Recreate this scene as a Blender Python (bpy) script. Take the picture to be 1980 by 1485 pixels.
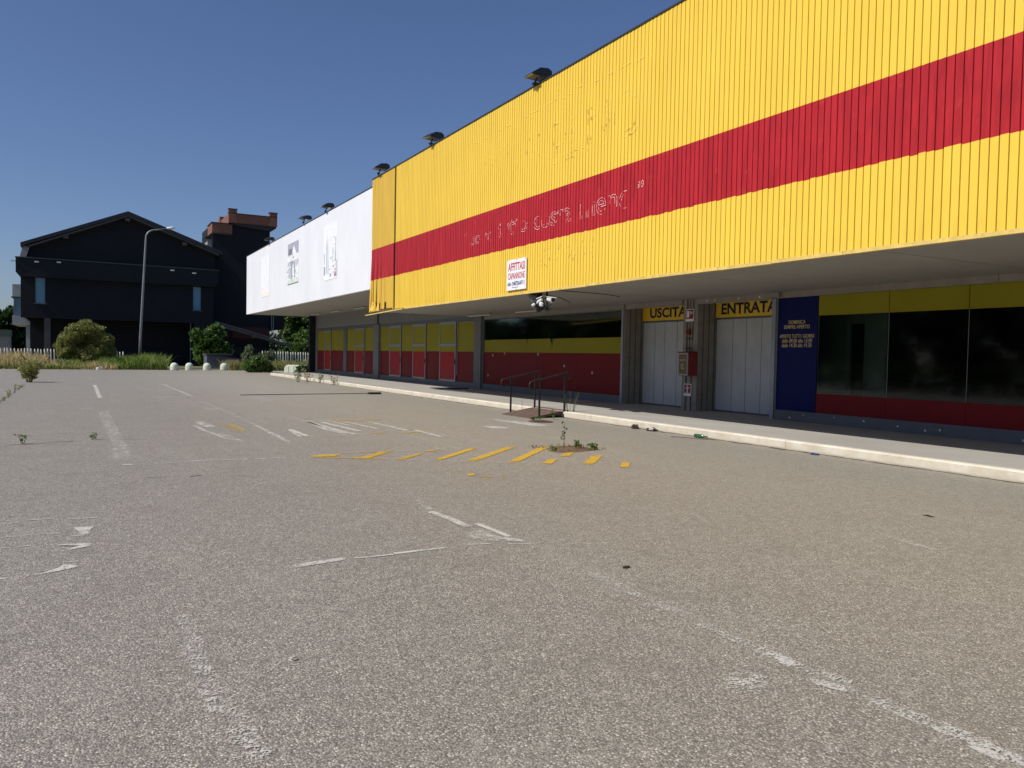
import bpy, math, random
import numpy as np
from mathutils import Vector, Matrix
random.seed(7); rng = np.random.default_rng(7)
scene = bpy.context.scene
for o in list(bpy.data.objects): bpy.data.objects.remove(o)
R = math.radians

# ------------------------------------------------------------ camera
yaw, pit, rol = R(28.603), R(1.996), R(1.075)
fw = Vector((math.sin(yaw)*math.cos(pit), math.cos(yaw)*math.cos(pit), -math.sin(pit)))
r0 = Vector((math.cos(yaw), -math.sin(yaw), 0)); u0 = r0.cross(fw)
rr = r0*math.cos(rol)+u0*math.sin(rol); uu = u0*math.cos(rol)-r0*math.sin(rol)
cd = bpy.data.cameras.new('camera'); cam = bpy.data.objects.new('camera', cd)
scene.collection.objects.link(cam); scene.camera = cam
cam.matrix_world = Matrix(((rr.x, uu.x, -fw.x, 0), (rr.y, uu.y, -fw.y, 0), (rr.z, uu.z, -fw.z, 1.55), (0, 0, 0, 1)))
cd.sensor_width = 36; cd.sensor_fit = 'HORIZONTAL'; cd.lens = 27.84; cd.clip_start = .05; cd.clip_end = 3000

# ------------------------------------------------------------ sky, sun, exposure
SUN_EL, SUN_AZ = R(45.8), R(267.0)           # azimuth clockwise from +Y
sdir = Vector((math.sin(SUN_AZ)*math.cos(SUN_EL), math.cos(SUN_AZ)*math.cos(SUN_EL), math.sin(SUN_EL)))
w = bpy.data.worlds.new("World"); scene.world = w; w.use_nodes = True
nt = w.node_tree; nt.nodes.clear()
sky = nt.nodes.new('ShaderNodeTexSky'); sky.sky_type = 'NISHITA'; sky.sun_disc = False
sky.sun_elevation = SUN_EL; sky.sun_rotation = SUN_AZ
sky.altitude = 200; sky.air_density = 1.0; sky.dust_density = 0.9; sky.ozone_density = 6.0
bg = nt.nodes.new('ShaderNodeBackground'); bg.inputs['Strength'].default_value = 0.084
wo = nt.nodes.new('ShaderNodeOutputWorld')
tint = nt.nodes.new('ShaderNodeMix'); tint.data_type = 'RGBA'; tint.blend_type = 'MULTIPLY'; tint.inputs[0].default_value = 1; tint.inputs[7].default_value = (1.0, .965, 1.07, 1)
nt.links.new(sky.outputs[0], tint.inputs[6]); nt.links.new(tint.outputs[2], bg.inputs['Color']); nt.links.new(bg.outputs[0], wo.inputs[0])
sl = bpy.data.lights.new('sun', 'SUN'); sl.energy = 4.3; sl.angle = R(0.55); sl.color = (1.0, .955, .88)
so = bpy.data.objects.new('sun', sl); scene.collection.objects.link(so)
so.rotation_euler = sdir.to_track_quat('Z', 'Y').to_euler(); so.location = (-20, 0, 30)
vs = scene.view_settings; vs.view_transform = 'Standard'; vs.look = 'None'; vs.gamma = 1; vs.use_curve_mapping = False
vs.exposure = 0.0

# ------------------------------------------------------------ helpers
COL = scene.collection
class MB:
    """collects simple shapes, then links them as ONE mesh object"""
    def __init__(s): s.v = []; s.f = []; s.m = []
    def add(s, vs_, fs, mi=0):
        b = len(s.v); s.v += [tuple(p) for p in vs_]
        for f in fs: s.f.append([b+i for i in f]); s.m.append(mi)
        return s
    def box(s, x0, x1, y0, y1, z0, z1, mi=0):
        x0, x1 = sorted((x0, x1)); y0, y1 = sorted((y0, y1)); z0, z1 = sorted((z0, z1))
        return s.add([(x0,y0,z0),(x1,y0,z0),(x1,y1,z0),(x0,y1,z0),(x0,y0,z1),(x1,y0,z1),(x1,y1,z1),(x0,y1,z1)],
              [(0,3,2,1),(4,5,6,7),(0,1,5,4),(1,2,6,5),(2,3,7,6),(3,0,4,7)], mi)
    def quad(s, *p, mi=0): return s.add(p, [tuple(range(len(p)))], mi)
    def prism(s, poly, z0, z1, mi=0):
        n = len(poly)
        a = sum(poly[i][0]*poly[(i+1)%n][1]-poly[(i+1)%n][0]*poly[i][1] for i in range(n))
        if a < 0: poly = poly[::-1]
        return s.add([(x,y,z0) for x,y in poly]+[(x,y,z1) for x,y in poly],
              [tuple(range(n))[::-1], tuple(range(n,2*n))]+[(i,(i+1)%n,n+(i+1)%n,n+i) for i in range(n)], mi)
    def prismy(s, poly, y0, y1, mi=0):      # polygon in (x,z), swept along y
        n = len(poly)
        return s.add([(x,y0,z) for x,z in poly]+[(x,y1,z) for x,z in poly],
              [tuple(range(n)), tuple(range(n,2*n))[::-1]]+[(i,n+i,n+(i+1)%n,(i+1)%n) for i in range(n)], mi)
    def tube(s, pts, r, n=8, mi=0, cap=True):
        pts = [Vector(p) for p in pts]; rs = r if isinstance(r, (list, tuple)) else [r]*len(pts)
        b = len(s.v); up = None
        for i, p in enumerate(pts):
            d = (pts[min(i+1,len(pts)-1)]-pts[max(i-1,0)]).normalized()
            if up is None: up = Vector((0,0,1)) if abs(d.z) < .9 else Vector((1,0,0))
            a = d.cross(up).normalized(); c = a.cross(d).normalized(); up = c
            for k in range(n):
                t = 2*math.pi*k/n; s.v.append(tuple(p+(a*math.cos(t)+c*math.sin(t))*rs[i]))
        for i in range(len(pts)-1):
            for k in range(n):
                k2 = (k+1) % n; s.f.append([b+i*n+k, b+i*n+k2, b+(i+1)*n+k2, b+(i+1)*n+k]); s.m.append(mi)
        if cap:
            s.f.append([b+k for k in range(n)][::-1]); s.m.append(mi)
            e = b+(len(pts)-1)*n; s.f.append([e+k for k in range(n)]); s.m.append(mi)
        return s
    def lathe(s, x, y, z, prof, n=16, mi=0):
        b = len(s.v)
        for r, h in prof:
            for k in range(n):
                t = 2*math.pi*k/n; s.v.append((x+r*math.cos(t), y+r*math.sin(t), z+h))
        for i in range(len(prof)-1):
            for k in range(n):
                k2 = (k+1) % n; s.f.append([b+i*n+k, b+i*n+k2, b+(i+1)*n+k2, b+(i+1)*n+k]); s.m.append(mi)
        e = b+(len(prof)-1)*n; s.f.append([e+k for k in range(n)]); s.m.append(mi)
        s.f.append([b+k for k in range(n)][::-1]); s.m.append(mi)
        return s
    def xf(s, M, start=0):
        for i in range(start, len(s.v)): s.v[i] = tuple(M @ Vector(s.v[i]))
        return s
    def mesh(s, name, mats):
        me = bpy.data.meshes.new(name); me.from_pydata(s.v, [], s.f)
        for m in (mats if isinstance(mats, (list, tuple)) else [mats]): me.materials.append(m)
        if any(s.m): me.polygons.foreach_set('material_index', s.m)
        me.update(); return me
    def build(s, name, mats, parent=None, smooth=False, bevel=0):
        me = s.mesh(name, mats)
        if smooth: me.polygons.foreach_set('use_smooth', [True]*len(me.polygons))
        o = bpy.data.objects.new(name, me); return place(o, parent, bevel)
ROOTM = {}
def place(o, parent=None, bevel=0):
    COL.objects.link(o)
    if parent is not None:
        o.parent = parent; o.matrix_parent_inverse = wm(parent).inverted()
    if bevel:
        b = o.modifiers.new('bevel', 'BEVEL'); b.width = bevel; b.segments = 2; b.limit_method = 'ANGLE'
    return o
def wm(o):
    m = Matrix.LocRotScale(o.location, o.rotation_euler, o.scale)
    return (wm(o.parent) @ o.matrix_parent_inverse @ m) if o.parent else m
def tag(o, label, cat, group=None, kind=None):
    o['label'] = label; o['category'] = cat
    if group: o['group'] = group
    if kind: o['kind'] = kind
    return o
def thing(name, label, cat, loc=(0,0,0), rz=0, group=None):
    o = bpy.data.objects.new(name, None); o.location = loc; o.rotation_euler = (0,0,rz); o.empty_display_size = .2
    COL.objects.link(o); return tag(o, label, cat, group)
def kids(o): return [c for c in bpy.data.objects if c.parent == o]
def dup(root, loc, rz, label):
    c = root.copy(); COL.objects.link(c); c.location = loc; c.rotation_euler = (0,0,rz); c['label'] = label
    for k in kids(root):
        d = k.copy(); COL.objects.link(d); d.parent = c; d.matrix_parent_inverse = k.matrix_parent_inverse.copy()
        for g in kids(k):
            e = g.copy(); COL.objects.link(e); e.parent = d; e.matrix_parent_inverse = g.matrix_parent_inverse.copy()
    return c

# ------------------------------------------------------------ materials
class NT:
    def __init__(s, name):
        s.mat = bpy.data.materials.new(name); s.mat.use_nodes = True; s.t = s.mat.node_tree; s.t.nodes.clear()
        s.out = s.n('ShaderNodeOutputMaterial')
    def n(s, typ, **kw):
        x = s.t.nodes.new(typ)
        for k, v in kw.items():
            if k[0] == '_': setattr(x, k[1:], v)
            else: x.inputs[k.replace('#', ' ')].default_value = v
        return x
    def l(s, a, b): s.t.links.new(a, b)
    def pos(s):
        if not hasattr(s, '_p'): s._p = s.n('ShaderNodeNewGeometry')
        return s._p.outputs['Position']
    def noise(s, scale, detail=3, rough=.55, vec=None, dist=0):
        x = s.n('ShaderNodeTexNoise'); x.inputs['Scale'].default_value = scale; x.inputs['Detail'].default_value = detail
        x.inputs['Roughness'].default_value = rough; x.inputs['Distortion'].default_value = dist
        s.l(vec or s.pos(), x.inputs['Vector']); return x.outputs['Fac']
    def maprange(s, v, a, b, c=0, d=1, clamp=True):
        x = s.n('ShaderNodeMapRange'); x.clamp = clamp
        for i, q in enumerate((a, b, c, d)): x.inputs[i+1].default_value = q
        s.l(v, x.inputs[0]); return x.outputs[0]
    def math(s, op, a, b=0.0):
        x = s.n('ShaderNodeMath'); x.operation = op
        for i, q in enumerate((a, b)):
            if isinstance(q, (int, float)): x.inputs[i].default_value = q
            else: s.l(q, x.inputs[i])
        return x.outputs[0]
    def mix(s, f, a, b, blend='MIX'):
        x = s.n('ShaderNodeMix'); x.data_type = 'RGBA'; x.blend_type = blend
        for i, q in ((0, f), (6, a), (7, b)):
            if isinstance(q, (int, float)): x.inputs[i].default_value = q
            elif isinstance(q, tuple): x.inputs[i].default_value = (*q, 1) if len(q) == 3 else q
            else: s.l(q, x.inputs[i])
        return x.outputs[2]
    def scale(s, sx, sy, sz):
        x = s.n('ShaderNodeVectorMath'); x.operation = 'MULTIPLY'; x.inputs[1].default_value = (sx, sy, sz)
        s.l(s.pos(), x.inputs[0]); return x.outputs[0]
    def sep(s):
        x = s.n('ShaderNodeSeparateXYZ'); s.l(s.pos(), x.inputs[0]); return x.outputs
    def bump(s, h, strength=.3, dist=.01):
        x = s.n('ShaderNodeBump'); x.inputs['Strength'].default_value = strength; x.inputs['Distance'].default_value = dist
        s.l(h, x.inputs['Height']); return x.outputs[0]
    def bsdf(s, color, rough=.6, metal=0, normal=None, spec=.5, finish=True, **kw):
        x = s.n('ShaderNodeBsdfPrincipled')
        for k, q in (('Base Color', color), ('Roughness', rough), ('Metallic', metal), ('Specular IOR Level', spec)):
            if isinstance(q, (int, float)): x.inputs[k].default_value = q
            elif isinstance(q, tuple): x.inputs[k].default_value = (*q, 1)
            else: s.l(q, x.inputs[k])
        for k, q in kw.items(): x.inputs[k.replace('_', ' ')].default_value = q
        if normal is not None: s.l(normal, x.inputs['Normal'])
        if finish: s.l(x.outputs[0], s.out.inputs[0])
        return x.outputs[0]

def simple(name, col, rough=.6, metal=0, var=.12, nscale=3, bump=0, bscale=40, spec=.5, dirt=0, dirtcol=(.12,.1,.08)):
    """a coloured surface with uneven tone, some grime and fine relief"""
    t = NT(name)
    n1 = t.noise(nscale, 5)
    c = t.mix(t.maprange(n1, .3, .7), tuple(q*(1-var) for q in col), tuple(min(1, q*(1+var)) for q in col))
    if dirt:
        n2 = t.noise(nscale*2.7, 6, .65)
        c = t.mix(t.maprange(n2, .5, .8, 0, dirt), c, dirtcol)
    nb = None
    if bump: nb = t.bump(t.noise(bscale, 3), bump, .01)
    t.bsdf(c, t.maprange(n1, .3, .7, max(.02, rough-.06), min(1, rough+.06)), metal, nb, spec)
    return t.mat
# asphalt: pale worn aggregate in a grey binder
def asphalt_color(t):
    vor = t.n('ShaderNodeTexVoronoi', Scale=105.0, Randomness=1.0); t.l(t.pos(), vor.inputs['Vector'])
    vor2 = t.n('ShaderNodeTexVoronoi', Scale=46.0, Randomness=1.0); t.l(t.pos(), vor2.inputs['Vector'])
    sepc = t.n('ShaderNodeSeparateColor'); t.l(vor.outputs['Color'], sepc.inputs[0])
    sepd = t.n('ShaderNodeSeparateColor'); t.l(vor2.outputs['Color'], sepd.inputs[0])
    ramp = t.n('ShaderNodeValToRGB'); cr = ramp.color_ramp
    cr.elements[0].position = 0; cr.elements[0].color = (.105,.097,.085,1)
    cr.elements[1].position = 1; cr.elements[1].color = (.95,.90,.81,1)
    for p, c in ((.28,(.27,.252,.226,1)), (.62,(.40,.375,.338,1)), (.88,(.56,.53,.475,1))):
        e = cr.elements.new(p); e.color = c
    t.l(sepc.outputs[0], ramp.inputs[0])
    c = t.mix(t.maprange(sepd.outputs[1], .0, 1, 0, .30), ramp.outputs[0], (.22,.205,.19))
    edge = t.maprange(vor.outputs['Distance'], .35, .75, 0, .75)
    c = t.mix(edge, c, (.15,.137,.12))
    # broad tone: wheel tracks, stains, patches
    big = t.noise(.22, 4, .6); mid = t.noise(1.4, 5, .6, dist=.6)
    c = t.mix(t.maprange(big, .3, .7, .22, .0), c, (.20,.185,.175))
    c = t.mix(t.maprange(mid, .52, .75, 0, .42), c, (.19,.172,.15))
    c = t.mix(t.maprange(mid, .22, .42, .2, 0), c, (.46,.43,.39))
    # the side by the kerb is dustier and warmer
    sx = t.sep()
    c = t.mix(t.maprange(sx[0], 2.0, 9.5, 0, .30), c, (.46,.42,.335))
    fine_ = t.noise(11.0, 4, .7); c = t.mix(t.maprange(fine_, .50, .72, 0, .34), c, (.17,.158,.14)); c = t.mix(t.maprange(fine_, .28, .46, .25, 0), c, (.58,.55,.50))
    # streaks that run with the lot
    st = t.noise(1.0, 5, .6, vec=t.scale(1.6, .12, 1))
    c = t.mix(t.maprange(st, .58, .75, 0, .18), c, (.50,.475,.44))
    h = t.math('ADD', t.math('MULTIPLY', vor.outputs['Distance'], -1.0), t.math('MULTIPLY', sepc.outputs[0], .55))
    return c, h
def make_asphalt():
    t = NT('asphalt'); c, h = asphalt_color(t)
    t.bsdf(t.mix(1.0, c, (1.02,1.0,.93), 'MULTIPLY'), .62, 0, t.bump(h, .8, .006), .7); return t.mat
def make_paint(name, col, wear):
    """road paint worn down to the stones: where it is gone the asphalt below shows"""
    t = NT(name)
    vor = t.n('ShaderNodeTexVoronoi', Scale=105.0, Randomness=1.0); t.l(t.pos(), vor.inputs['Vector'])
    sepc = t.n('ShaderNodeSeparateColor'); t.l(vor.outputs['Color'], sepc.inputs[0])
    n = t.noise(5.5, 7, .75, dist=.4); n2 = t.noise(40, 3, .6)
    v = t.math('ADD', t.math('ADD', t.math('MULTIPLY', n, .95), t.math('MULTIPLY', sepc.outputs[0], .30)), t.math('MULTIPLY', n2, .30))
    th = .49+.44*wear
    f = t.maprange(v, th-.09, th+.09, 0, .92)
    uv = t.n('ShaderNodeUVMap'); s = t.n('ShaderNodeSeparateXYZ'); t.l(uv.outputs[0], s.inputs[0])
    edge = t.math('ADD', s.outputs[0], t.math('MULTIPLY', t.math('SUBTRACT', t.math('ADD', t.math('MULTIPLY', n2, .5), t.math('MULTIPLY', n, .5)), .5), 1.6))
    f = t.math('MULTIPLY', f, t.maprange(edge, .0, .3))
    c = t.mix(t.maprange(n, .3, .7), tuple(q*.82 for q in col), col)
    b = t.bsdf(c, .75, 0, t.bump(n2, .3, .004), .3, finish=False)
    tr = t.n('ShaderNodeBsdfTransparent'); mx = t.n('ShaderNodeMixShader')
    t.l(f, mx.inputs[0]); t.l(tr.outputs[0], mx.inputs[1]); t.l(b, mx.inputs[2]); t.l(mx.outputs[0], t.out.inputs[0])
    return t.mat
M = {}
M['asphalt'] = make_asphalt()
M['crack'] = simple('crack_soil', (.05,.042,.035), .95, var=.4, nscale=30)
M['terrain'] = simple('dry_meadow_ground', (.16,.15,.07), .95, var=.35, nscale=1.2, bump=.4)

def cladding(name, yellow, red, groove=False):
    """painted sheet: yellow with a red stripe between two heights of the sheet itself"""
    t = NT(name); s = t.sep(); oi = t.n('ShaderNodeObjectInfo')
    j = t.math('MULTIPLY', t.math('SUBTRACT', oi.outputs['Random'], .5), .022)
    z = t.math('ADD', s[2], j)
    f = t.math('MULTIPLY', t.maprange(z, 4.401, 4.407), t.maprange(s[2], 5.590, 5.596, 1, 0))
    rn = t.noise(1.0, 5, .65, vec=t.scale(1, 5.5, .9), dist=.8); rn2 = t.noise(3.2, 4, .6)
    rcol = t.mix(t.maprange(rn, .34, .68), tuple(q*.84 for q in red), tuple(min(1, q*1.22) for q in red))
    rcol = t.mix(t.maprange(rn2, .62, .8, 0, .35), rcol, (.72,.11,.06))
    yn = t.noise(1.0, 5, .6, vec=t.scale(1, 1.2, .5)); yn2 = t.noise(2.4, 6, .62, vec=t.scale(1, 3, .5))
    ycol = t.mix(t.maprange(yn, .3, .7), tuple(q*.90 for q in yellow), yellow)
    ycol = t.mix(t.maprange(yn2, .55, .8, 0, .22), ycol, (.62,.36,.03))
    ycol = t.mix(t.math('MULTIPLY', oi.outputs['Random'], .08), ycol, (.70,.42,.03))
    # grime runs down from the top edge and gathers over the bottom edge
    gr = t.noise(1.0, 6, .65, vec=t.scale(1, 9, .35))
    c = t.mix(f, ycol, rcol)
    gtop = t.math('MULTIPLY', t.maprange(gr, .5, .75), t.maprange(s[2], 7.2, 8.3, 0, .25))
    gbot = t.math('MULTIPLY', t.maprange(gr, .45, .75), t.maprange(s[2], 3.2, 3.6, .30, 0))
    c = t.mix(t.math('ADD', gtop, gbot), c, (.30,.19,.05))
    nb = t.bump(t.noise(2.2, 2, vec=t.scale(1, 3, .6)), .14, .03)
    t.bsdf(c, .45, 0, nb, .3); return t.mat
M['clad'] = cladding('yellow_red_cladding', (.93,.63,.075), (.43,.019,.024))
M['clad_old'] = cladding('dull_yellow_cladding', (.82,.53,.075), (.47,.028,.034))
def cladding_white():
    t = NT('white_cladding'); n = t.noise(.6, 4, .6, vec=t.scale(1,1,.5)); n2 = t.noise(1, 6, .65, vec=t.scale(1, 7, .3))
    c = t.mix(t.maprange(n, .3, .7), (.80,.81,.83), (.88,.885,.895)); c = t.mix(t.maprange(n2, .6, .85, 0, .12), c, (.55,.55,.55))
    t.bsdf(c, .5); return t.mat
M['clad_white'] = cladding_white()
M['dark_void'] = simple('dark_cavity_board', (.02,.018,.016), .9)
M['coping'] = simple('dark_coping', (.05,.045,.04), .5, .3)
M['trim'] = simple('cream_yellow_trim', (.74,.53,.15), .5, var=.15, nscale=4, dirt=.4)
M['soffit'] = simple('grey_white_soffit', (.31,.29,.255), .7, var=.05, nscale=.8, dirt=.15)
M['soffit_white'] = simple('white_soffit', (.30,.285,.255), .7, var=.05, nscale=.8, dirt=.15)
M['band'] = simple('pale_grey_band', (.20,.20,.185), .6, var=.06, nscale=1.5, dirt=.15)
M['beam'] = simple('beige_grey_beam', (.26,.235,.20), .7, var=.12, nscale=3, dirt=.3)
M['alu'] = simple('aluminium_frame', (.30,.32,.36), .4, .4, var=.08)
M['alu_dark'] = simple('grey_metal_sill', (.12,.13,.145), .5, .2, var=.1, nscale=3, dirt=.3)
M['film_y'] = simple('yellow_window_film', (.27,.235,.012), .5, var=.06, nscale=.7, dirt=.05, spec=.15)
M['film_r'] = simple('red_window_film', (.17,.010,.012), .5, var=.08, nscale=.7, dirt=.05, spec=.12)
M['film_r2'] = simple('bright_red_door_film', (.33,.013,.018), .45, var=.1, nscale=1.5, spec=.15)
M['film_b'] = simple('blue_panel', (.006,.010,.085), .5, var=.08, nscale=.8, spec=.12)
M['spot'] = simple('white_paint_chip', (.65,.65,.6), .7)
M['stone'] = simple('fluted_grey_stone', (.27,.245,.205), .8, var=.15, nscale=4, bump=.3, bscale=60, dirt=.3)
M['column'] = simple('grey_concrete_column', (.17,.17,.16), .8, var=.12, nscale=4, bump=.3, dirt=.3)
M['door'] = simple('grey_door_leaf', (.50,.515,.52), .5, .05, var=.05, nscale=1.2, dirt=.25)
M['sign_y'] = simple('yellow_sign_board', (.86,.55,.035), .5, var=.05, nscale=2, dirt=.1)
M['navy'] = simple('dark_navy_print', (.012,.012,.035), .5)
M['gold'] = simple('dull_gold_print', (.72,.58,.22), .5)
M['concrete'] = None
t = NT('pavement_concrete'); n = t.noise(.8, 5, .6, vec=t.scale(1, .35, 1)); n2 = t.noise(2.2, 6, .65, vec=t.scale(3, .25, 1), dist=.4)
c = t.mix(t.maprange(n, .3, .7), (.38,.36,.32), (.47,.445,.40)); c = t.mix(t.maprange(n2, .58, .8, 0, .4), c, (.20,.17,.135))
c = t.mix(t.maprange(t.noise(90, 2), .3, .7, 0, .2), c, (.2,.19,.17))
t.bsdf(c, .85, 0, t.bump(t.noise(60, 3), .2, .004), .3); M['concrete'] = t.mat
t = NT('kerb_limestone'); n = t.noise(3, 6, .65); n2 = t.noise(9, 6, .7, vec=t.scale(1, .5, 1.5)); s = t.sep()
c = t.mix(t.maprange(n, .3, .7), (.58,.51,.39), (.74,.69,.57)); c = t.mix(t.maprange(n2, .55, .8, 0, .45), c, (.42,.33,.22))
c = t.mix(t.math('MULTIPLY', t.maprange(s[2], .0, .035, .8, 0), t.maprange(n, .3, .55)), c, (.17,.12,.08))
t.bsdf(c, .85, 0, t.bump(t.noise(30, 4), .35, .008), .3); M['kerb'] = t.mat
M['black'] = simple('black_plastic', (.009,.009,.010), .45, var=.2)
M['lampglass'] = simple('lamp_glass', (.32,.29,.2), .12, .3, var=.3, nscale=8)
M['white_plastic'] = simple('white_plastic', (.78,.78,.76), .35, var=.05)
M['white_sign'] = simple('white_sign_board', (.82,.82,.82), .45, var=.03)
M['red_print'] = simple('red_print', (.50,.03,.06), .5)
M['blue_print'] = simple('dark_blue_print', (.03,.04,.22), .5)
M['red_metal'] = simple('red_painted_metal', (.22,.010,.014), .4, var=.12, nscale=5, dirt=.2)
M['gold_plate'] = simple('brown_gold_plate', (.16,.095,.022), .45, var=.2, nscale=8, dirt=.3)
M['iron'] = simple('dark_iron_rail', (.026,.023,.022), .55, .3, var=.3, nscale=9, dirt=.4, dirtcol=(.14,.07,.04))
M['rust'] = simple('rusty_steel_plate', (.15,.095,.07), .8, .1, var=.3, nscale=5, bump=.4, bscale=30, dirt=.5, dirtcol=(.07,.05,.045))
M['white_strip'] = simple('tube_light_cover', (.60,.60,.56), .4, var=.05)
M['bollard'] = simple('pale_green_concrete', (.60,.66,.53), .8, var=.14, nscale=3.5, bump=.3, dirt=.45, dirtcol=(.16,.17,.11))
M['bwall'] = simple('black_painted_wall', (.0042,.0062,.0105), .85, var=.18, nscale=.5, bump=.15, bscale=12)
M['bwall2'] = simple('black_band_wall', (.0065,.009,.0145), .85, var=.18, nscale=.5)
M['broof'] = simple('dark_metal_roof', (.022,.022,.025), .55, .2, var=.2)
M['fascia_dark'] = simple('dark_grey_fascia', (.075,.07,.068), .6, var=.1)
M['gwall'] = simple('grey_lit_render', (.28,.28,.30), .8, var=.08, nscale=1)
M['cwall'] = simple('bare_concrete', (.34,.33,.31), .85, var=.15, nscale=2, dirt=.3)
M['annex_light'] = simple('pale_annex_wall', (.52,.53,.55), .8, var=.1, nscale=1, dirt=.15)
M['darkred'] = simple('dark_red_panel', (.06,.009,.009), .7)
M['greybox'] = simple('slate_grey_panel', (.10,.105,.135), .6, var=.08)
M['galv'] = simple('galvanised_pole', (.22,.225,.235), .5, .5, var=.1)
M['picket'] = simple('white_concrete_picket', (.70,.69,.64), .8, var=.1, dirt=.25)
M['greenroof'] = simple('green_grey_sheet', (.10,.14,.12), .7)
# bricks of the tower parapet
t = NT('terracotta_brick'); b = t.n('ShaderNodeTexBrick', Scale=1.0, _offset=.5)
b.inputs['Brick Width'].default_value = .25; b.inputs['Row Height'].default_value = .075; b.inputs['Mortar Size'].default_value = .006
b.inputs['Color1'].default_value = (.20,.075,.05,1); b.inputs['Color2'].default_value = (.26,.10,.06,1); b.inputs['Mortar'].default_value = (.18,.13,.10,1)
cx = t.n('ShaderNodeCombineXYZ'); s = t.sep(); t.l(t.math('ADD', s[0], s[1]), cx.inputs[0]); t.l(s[2], cx.inputs[1]); t.l(cx.outputs[0], b.inputs['Vector'])
t.bsdf(t.mix(t.maprange(t.noise(1.2,5), .4, .7, 0, .35), b.outputs[0], (.2,.08,.05)), .85); M['brick'] = t.mat
# glass: thin tinted pane that reflects what stands opposite
def glass(name, tint, refl=.0):
    t = NT(name); fr = t.n('ShaderNodeFresnel', IOR=1.5)
    f = t.math('ADD', t.math('MULTIPLY', fr.outputs[0], .62), refl)
    tr = t.n('ShaderNodeBsdfTransparent'); tr.inputs[0].default_value = (*tint, 1)
    gl = t.n('ShaderNodeBsdfGlossy'); gl.inputs['Color'].default_value = (.9,.92,.92,1); gl.inputs['Roughness'].default_value = .045
    t.l(t.bump(t.noise(.7, 2), .03, .05), gl.inputs['Normal'])
    mx = t.n('ShaderNodeMixShader'); t.l(f, mx.inputs[0]); t.l(tr.outputs[0], mx.inputs[1]); t.l(gl.outputs[0], mx.inputs[2]); t.l(mx.outputs[0], t.out.inputs[0])
    return t.mat
M['glass'] = glass('shop_window_glass', (.55,.60,.57))
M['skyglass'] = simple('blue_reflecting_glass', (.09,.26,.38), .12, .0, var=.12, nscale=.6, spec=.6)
M['interior'] = simple('dark_interior', (.16,.165,.155), .8, var=.15, nscale=1)
M['int_wall'] = simple('grey_green_partition', (.50,.56,.52), .8, var=.08)
M['int_frame'] = simple('pale_door_frame', (.6,.6,.58), .5)
def foliage(name, c1, c2, c3, trans=.3):
    t = NT(name); g = t.n('ShaderNodeNewGeometry'); n = t.noise(1.1, 3)
    c = t.mix(g.outputs['Random Per Island'], c1, c2); c = t.mix(t.maprange(n, .45, .7, 0, .7), c, c3)
    b = t.bsdf(c, .55, 0, None, .35, finish=False)
    tl = t.n('ShaderNodeBsdfTranslucent'); t.l(c, tl.inputs[0])
    mx = t.n('ShaderNodeMixShader'); mx.inputs[0].default_value = trans
    t.l(b, mx.inputs[1]); t.l(tl.outputs[0], mx.inputs[2]); t.l(mx.outputs[0], t.out.inputs[0]); return t.mat
M['leaf_olive'] = foliage('olive_green_leaves', (.15,.18,.045), (.32,.33,.10), (.38,.36,.12))
M['leaf_green'] = foliage('mid_green_leaves', (.04,.09,.018), (.12,.21,.04), (.16,.25,.06))
M['leaf_dark'] = foliage('dark_green_leaves', (.018,.04,.01), (.05,.09,.02), (.07,.12,.03))
M['leaf_grey'] = foliage('grey_green_leaves', (.10,.13,.06), (.20,.24,.12), (.22,.22,.12))
M['grass_dry'] = foliage('dry_straw_grass', (.40,.32,.14), (.72,.60,.32), (.50,.44,.18), .25)
M['grass_green'] = foliage('green_grass', (.13,.20,.035), (.27,.37,.08), (.38,.40,.13), .3)
M['grass_brown'] = foliage('brown_dry_weed', (.24,.21,.08), (.44,.38,.18), (.32,.28,.11), .2)
M['bark'] = simple('brown_bark', (.09,.065,.045), .9, var=.3, nscale=8, bump=.5)
M['stem'] = simple('weed_stem', (.07,.08,.03), .8, var=.3)
M['soil'] = simple('reddish_soil', (.15,.09,.055), .95, var=.35, nscale=14, bump=.8, bscale=50)
M['bottle'] = simple('green_bottle_glass', (.015,.10,.03), .1, 0, var=.1, spec=.8)
M['cloth_dark'] = simple('dark_brown_rag', (.05,.025,.02), .9, var=.4, nscale=30)
M['cloth_white'] = simple('dirty_white_rag', (.6,.58,.55), .9, var=.2, nscale=30)
M['blue_scrap'] = simple('blue_plastic_scrap', (.03,.07,.2), .5)
M['grey_mat'] = simple('dark_board', (.05,.045,.04), .8)
M['pebble'] = simple('pale_stone', (.5,.47,.42), .8, var=.2, nscale=40)
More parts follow.
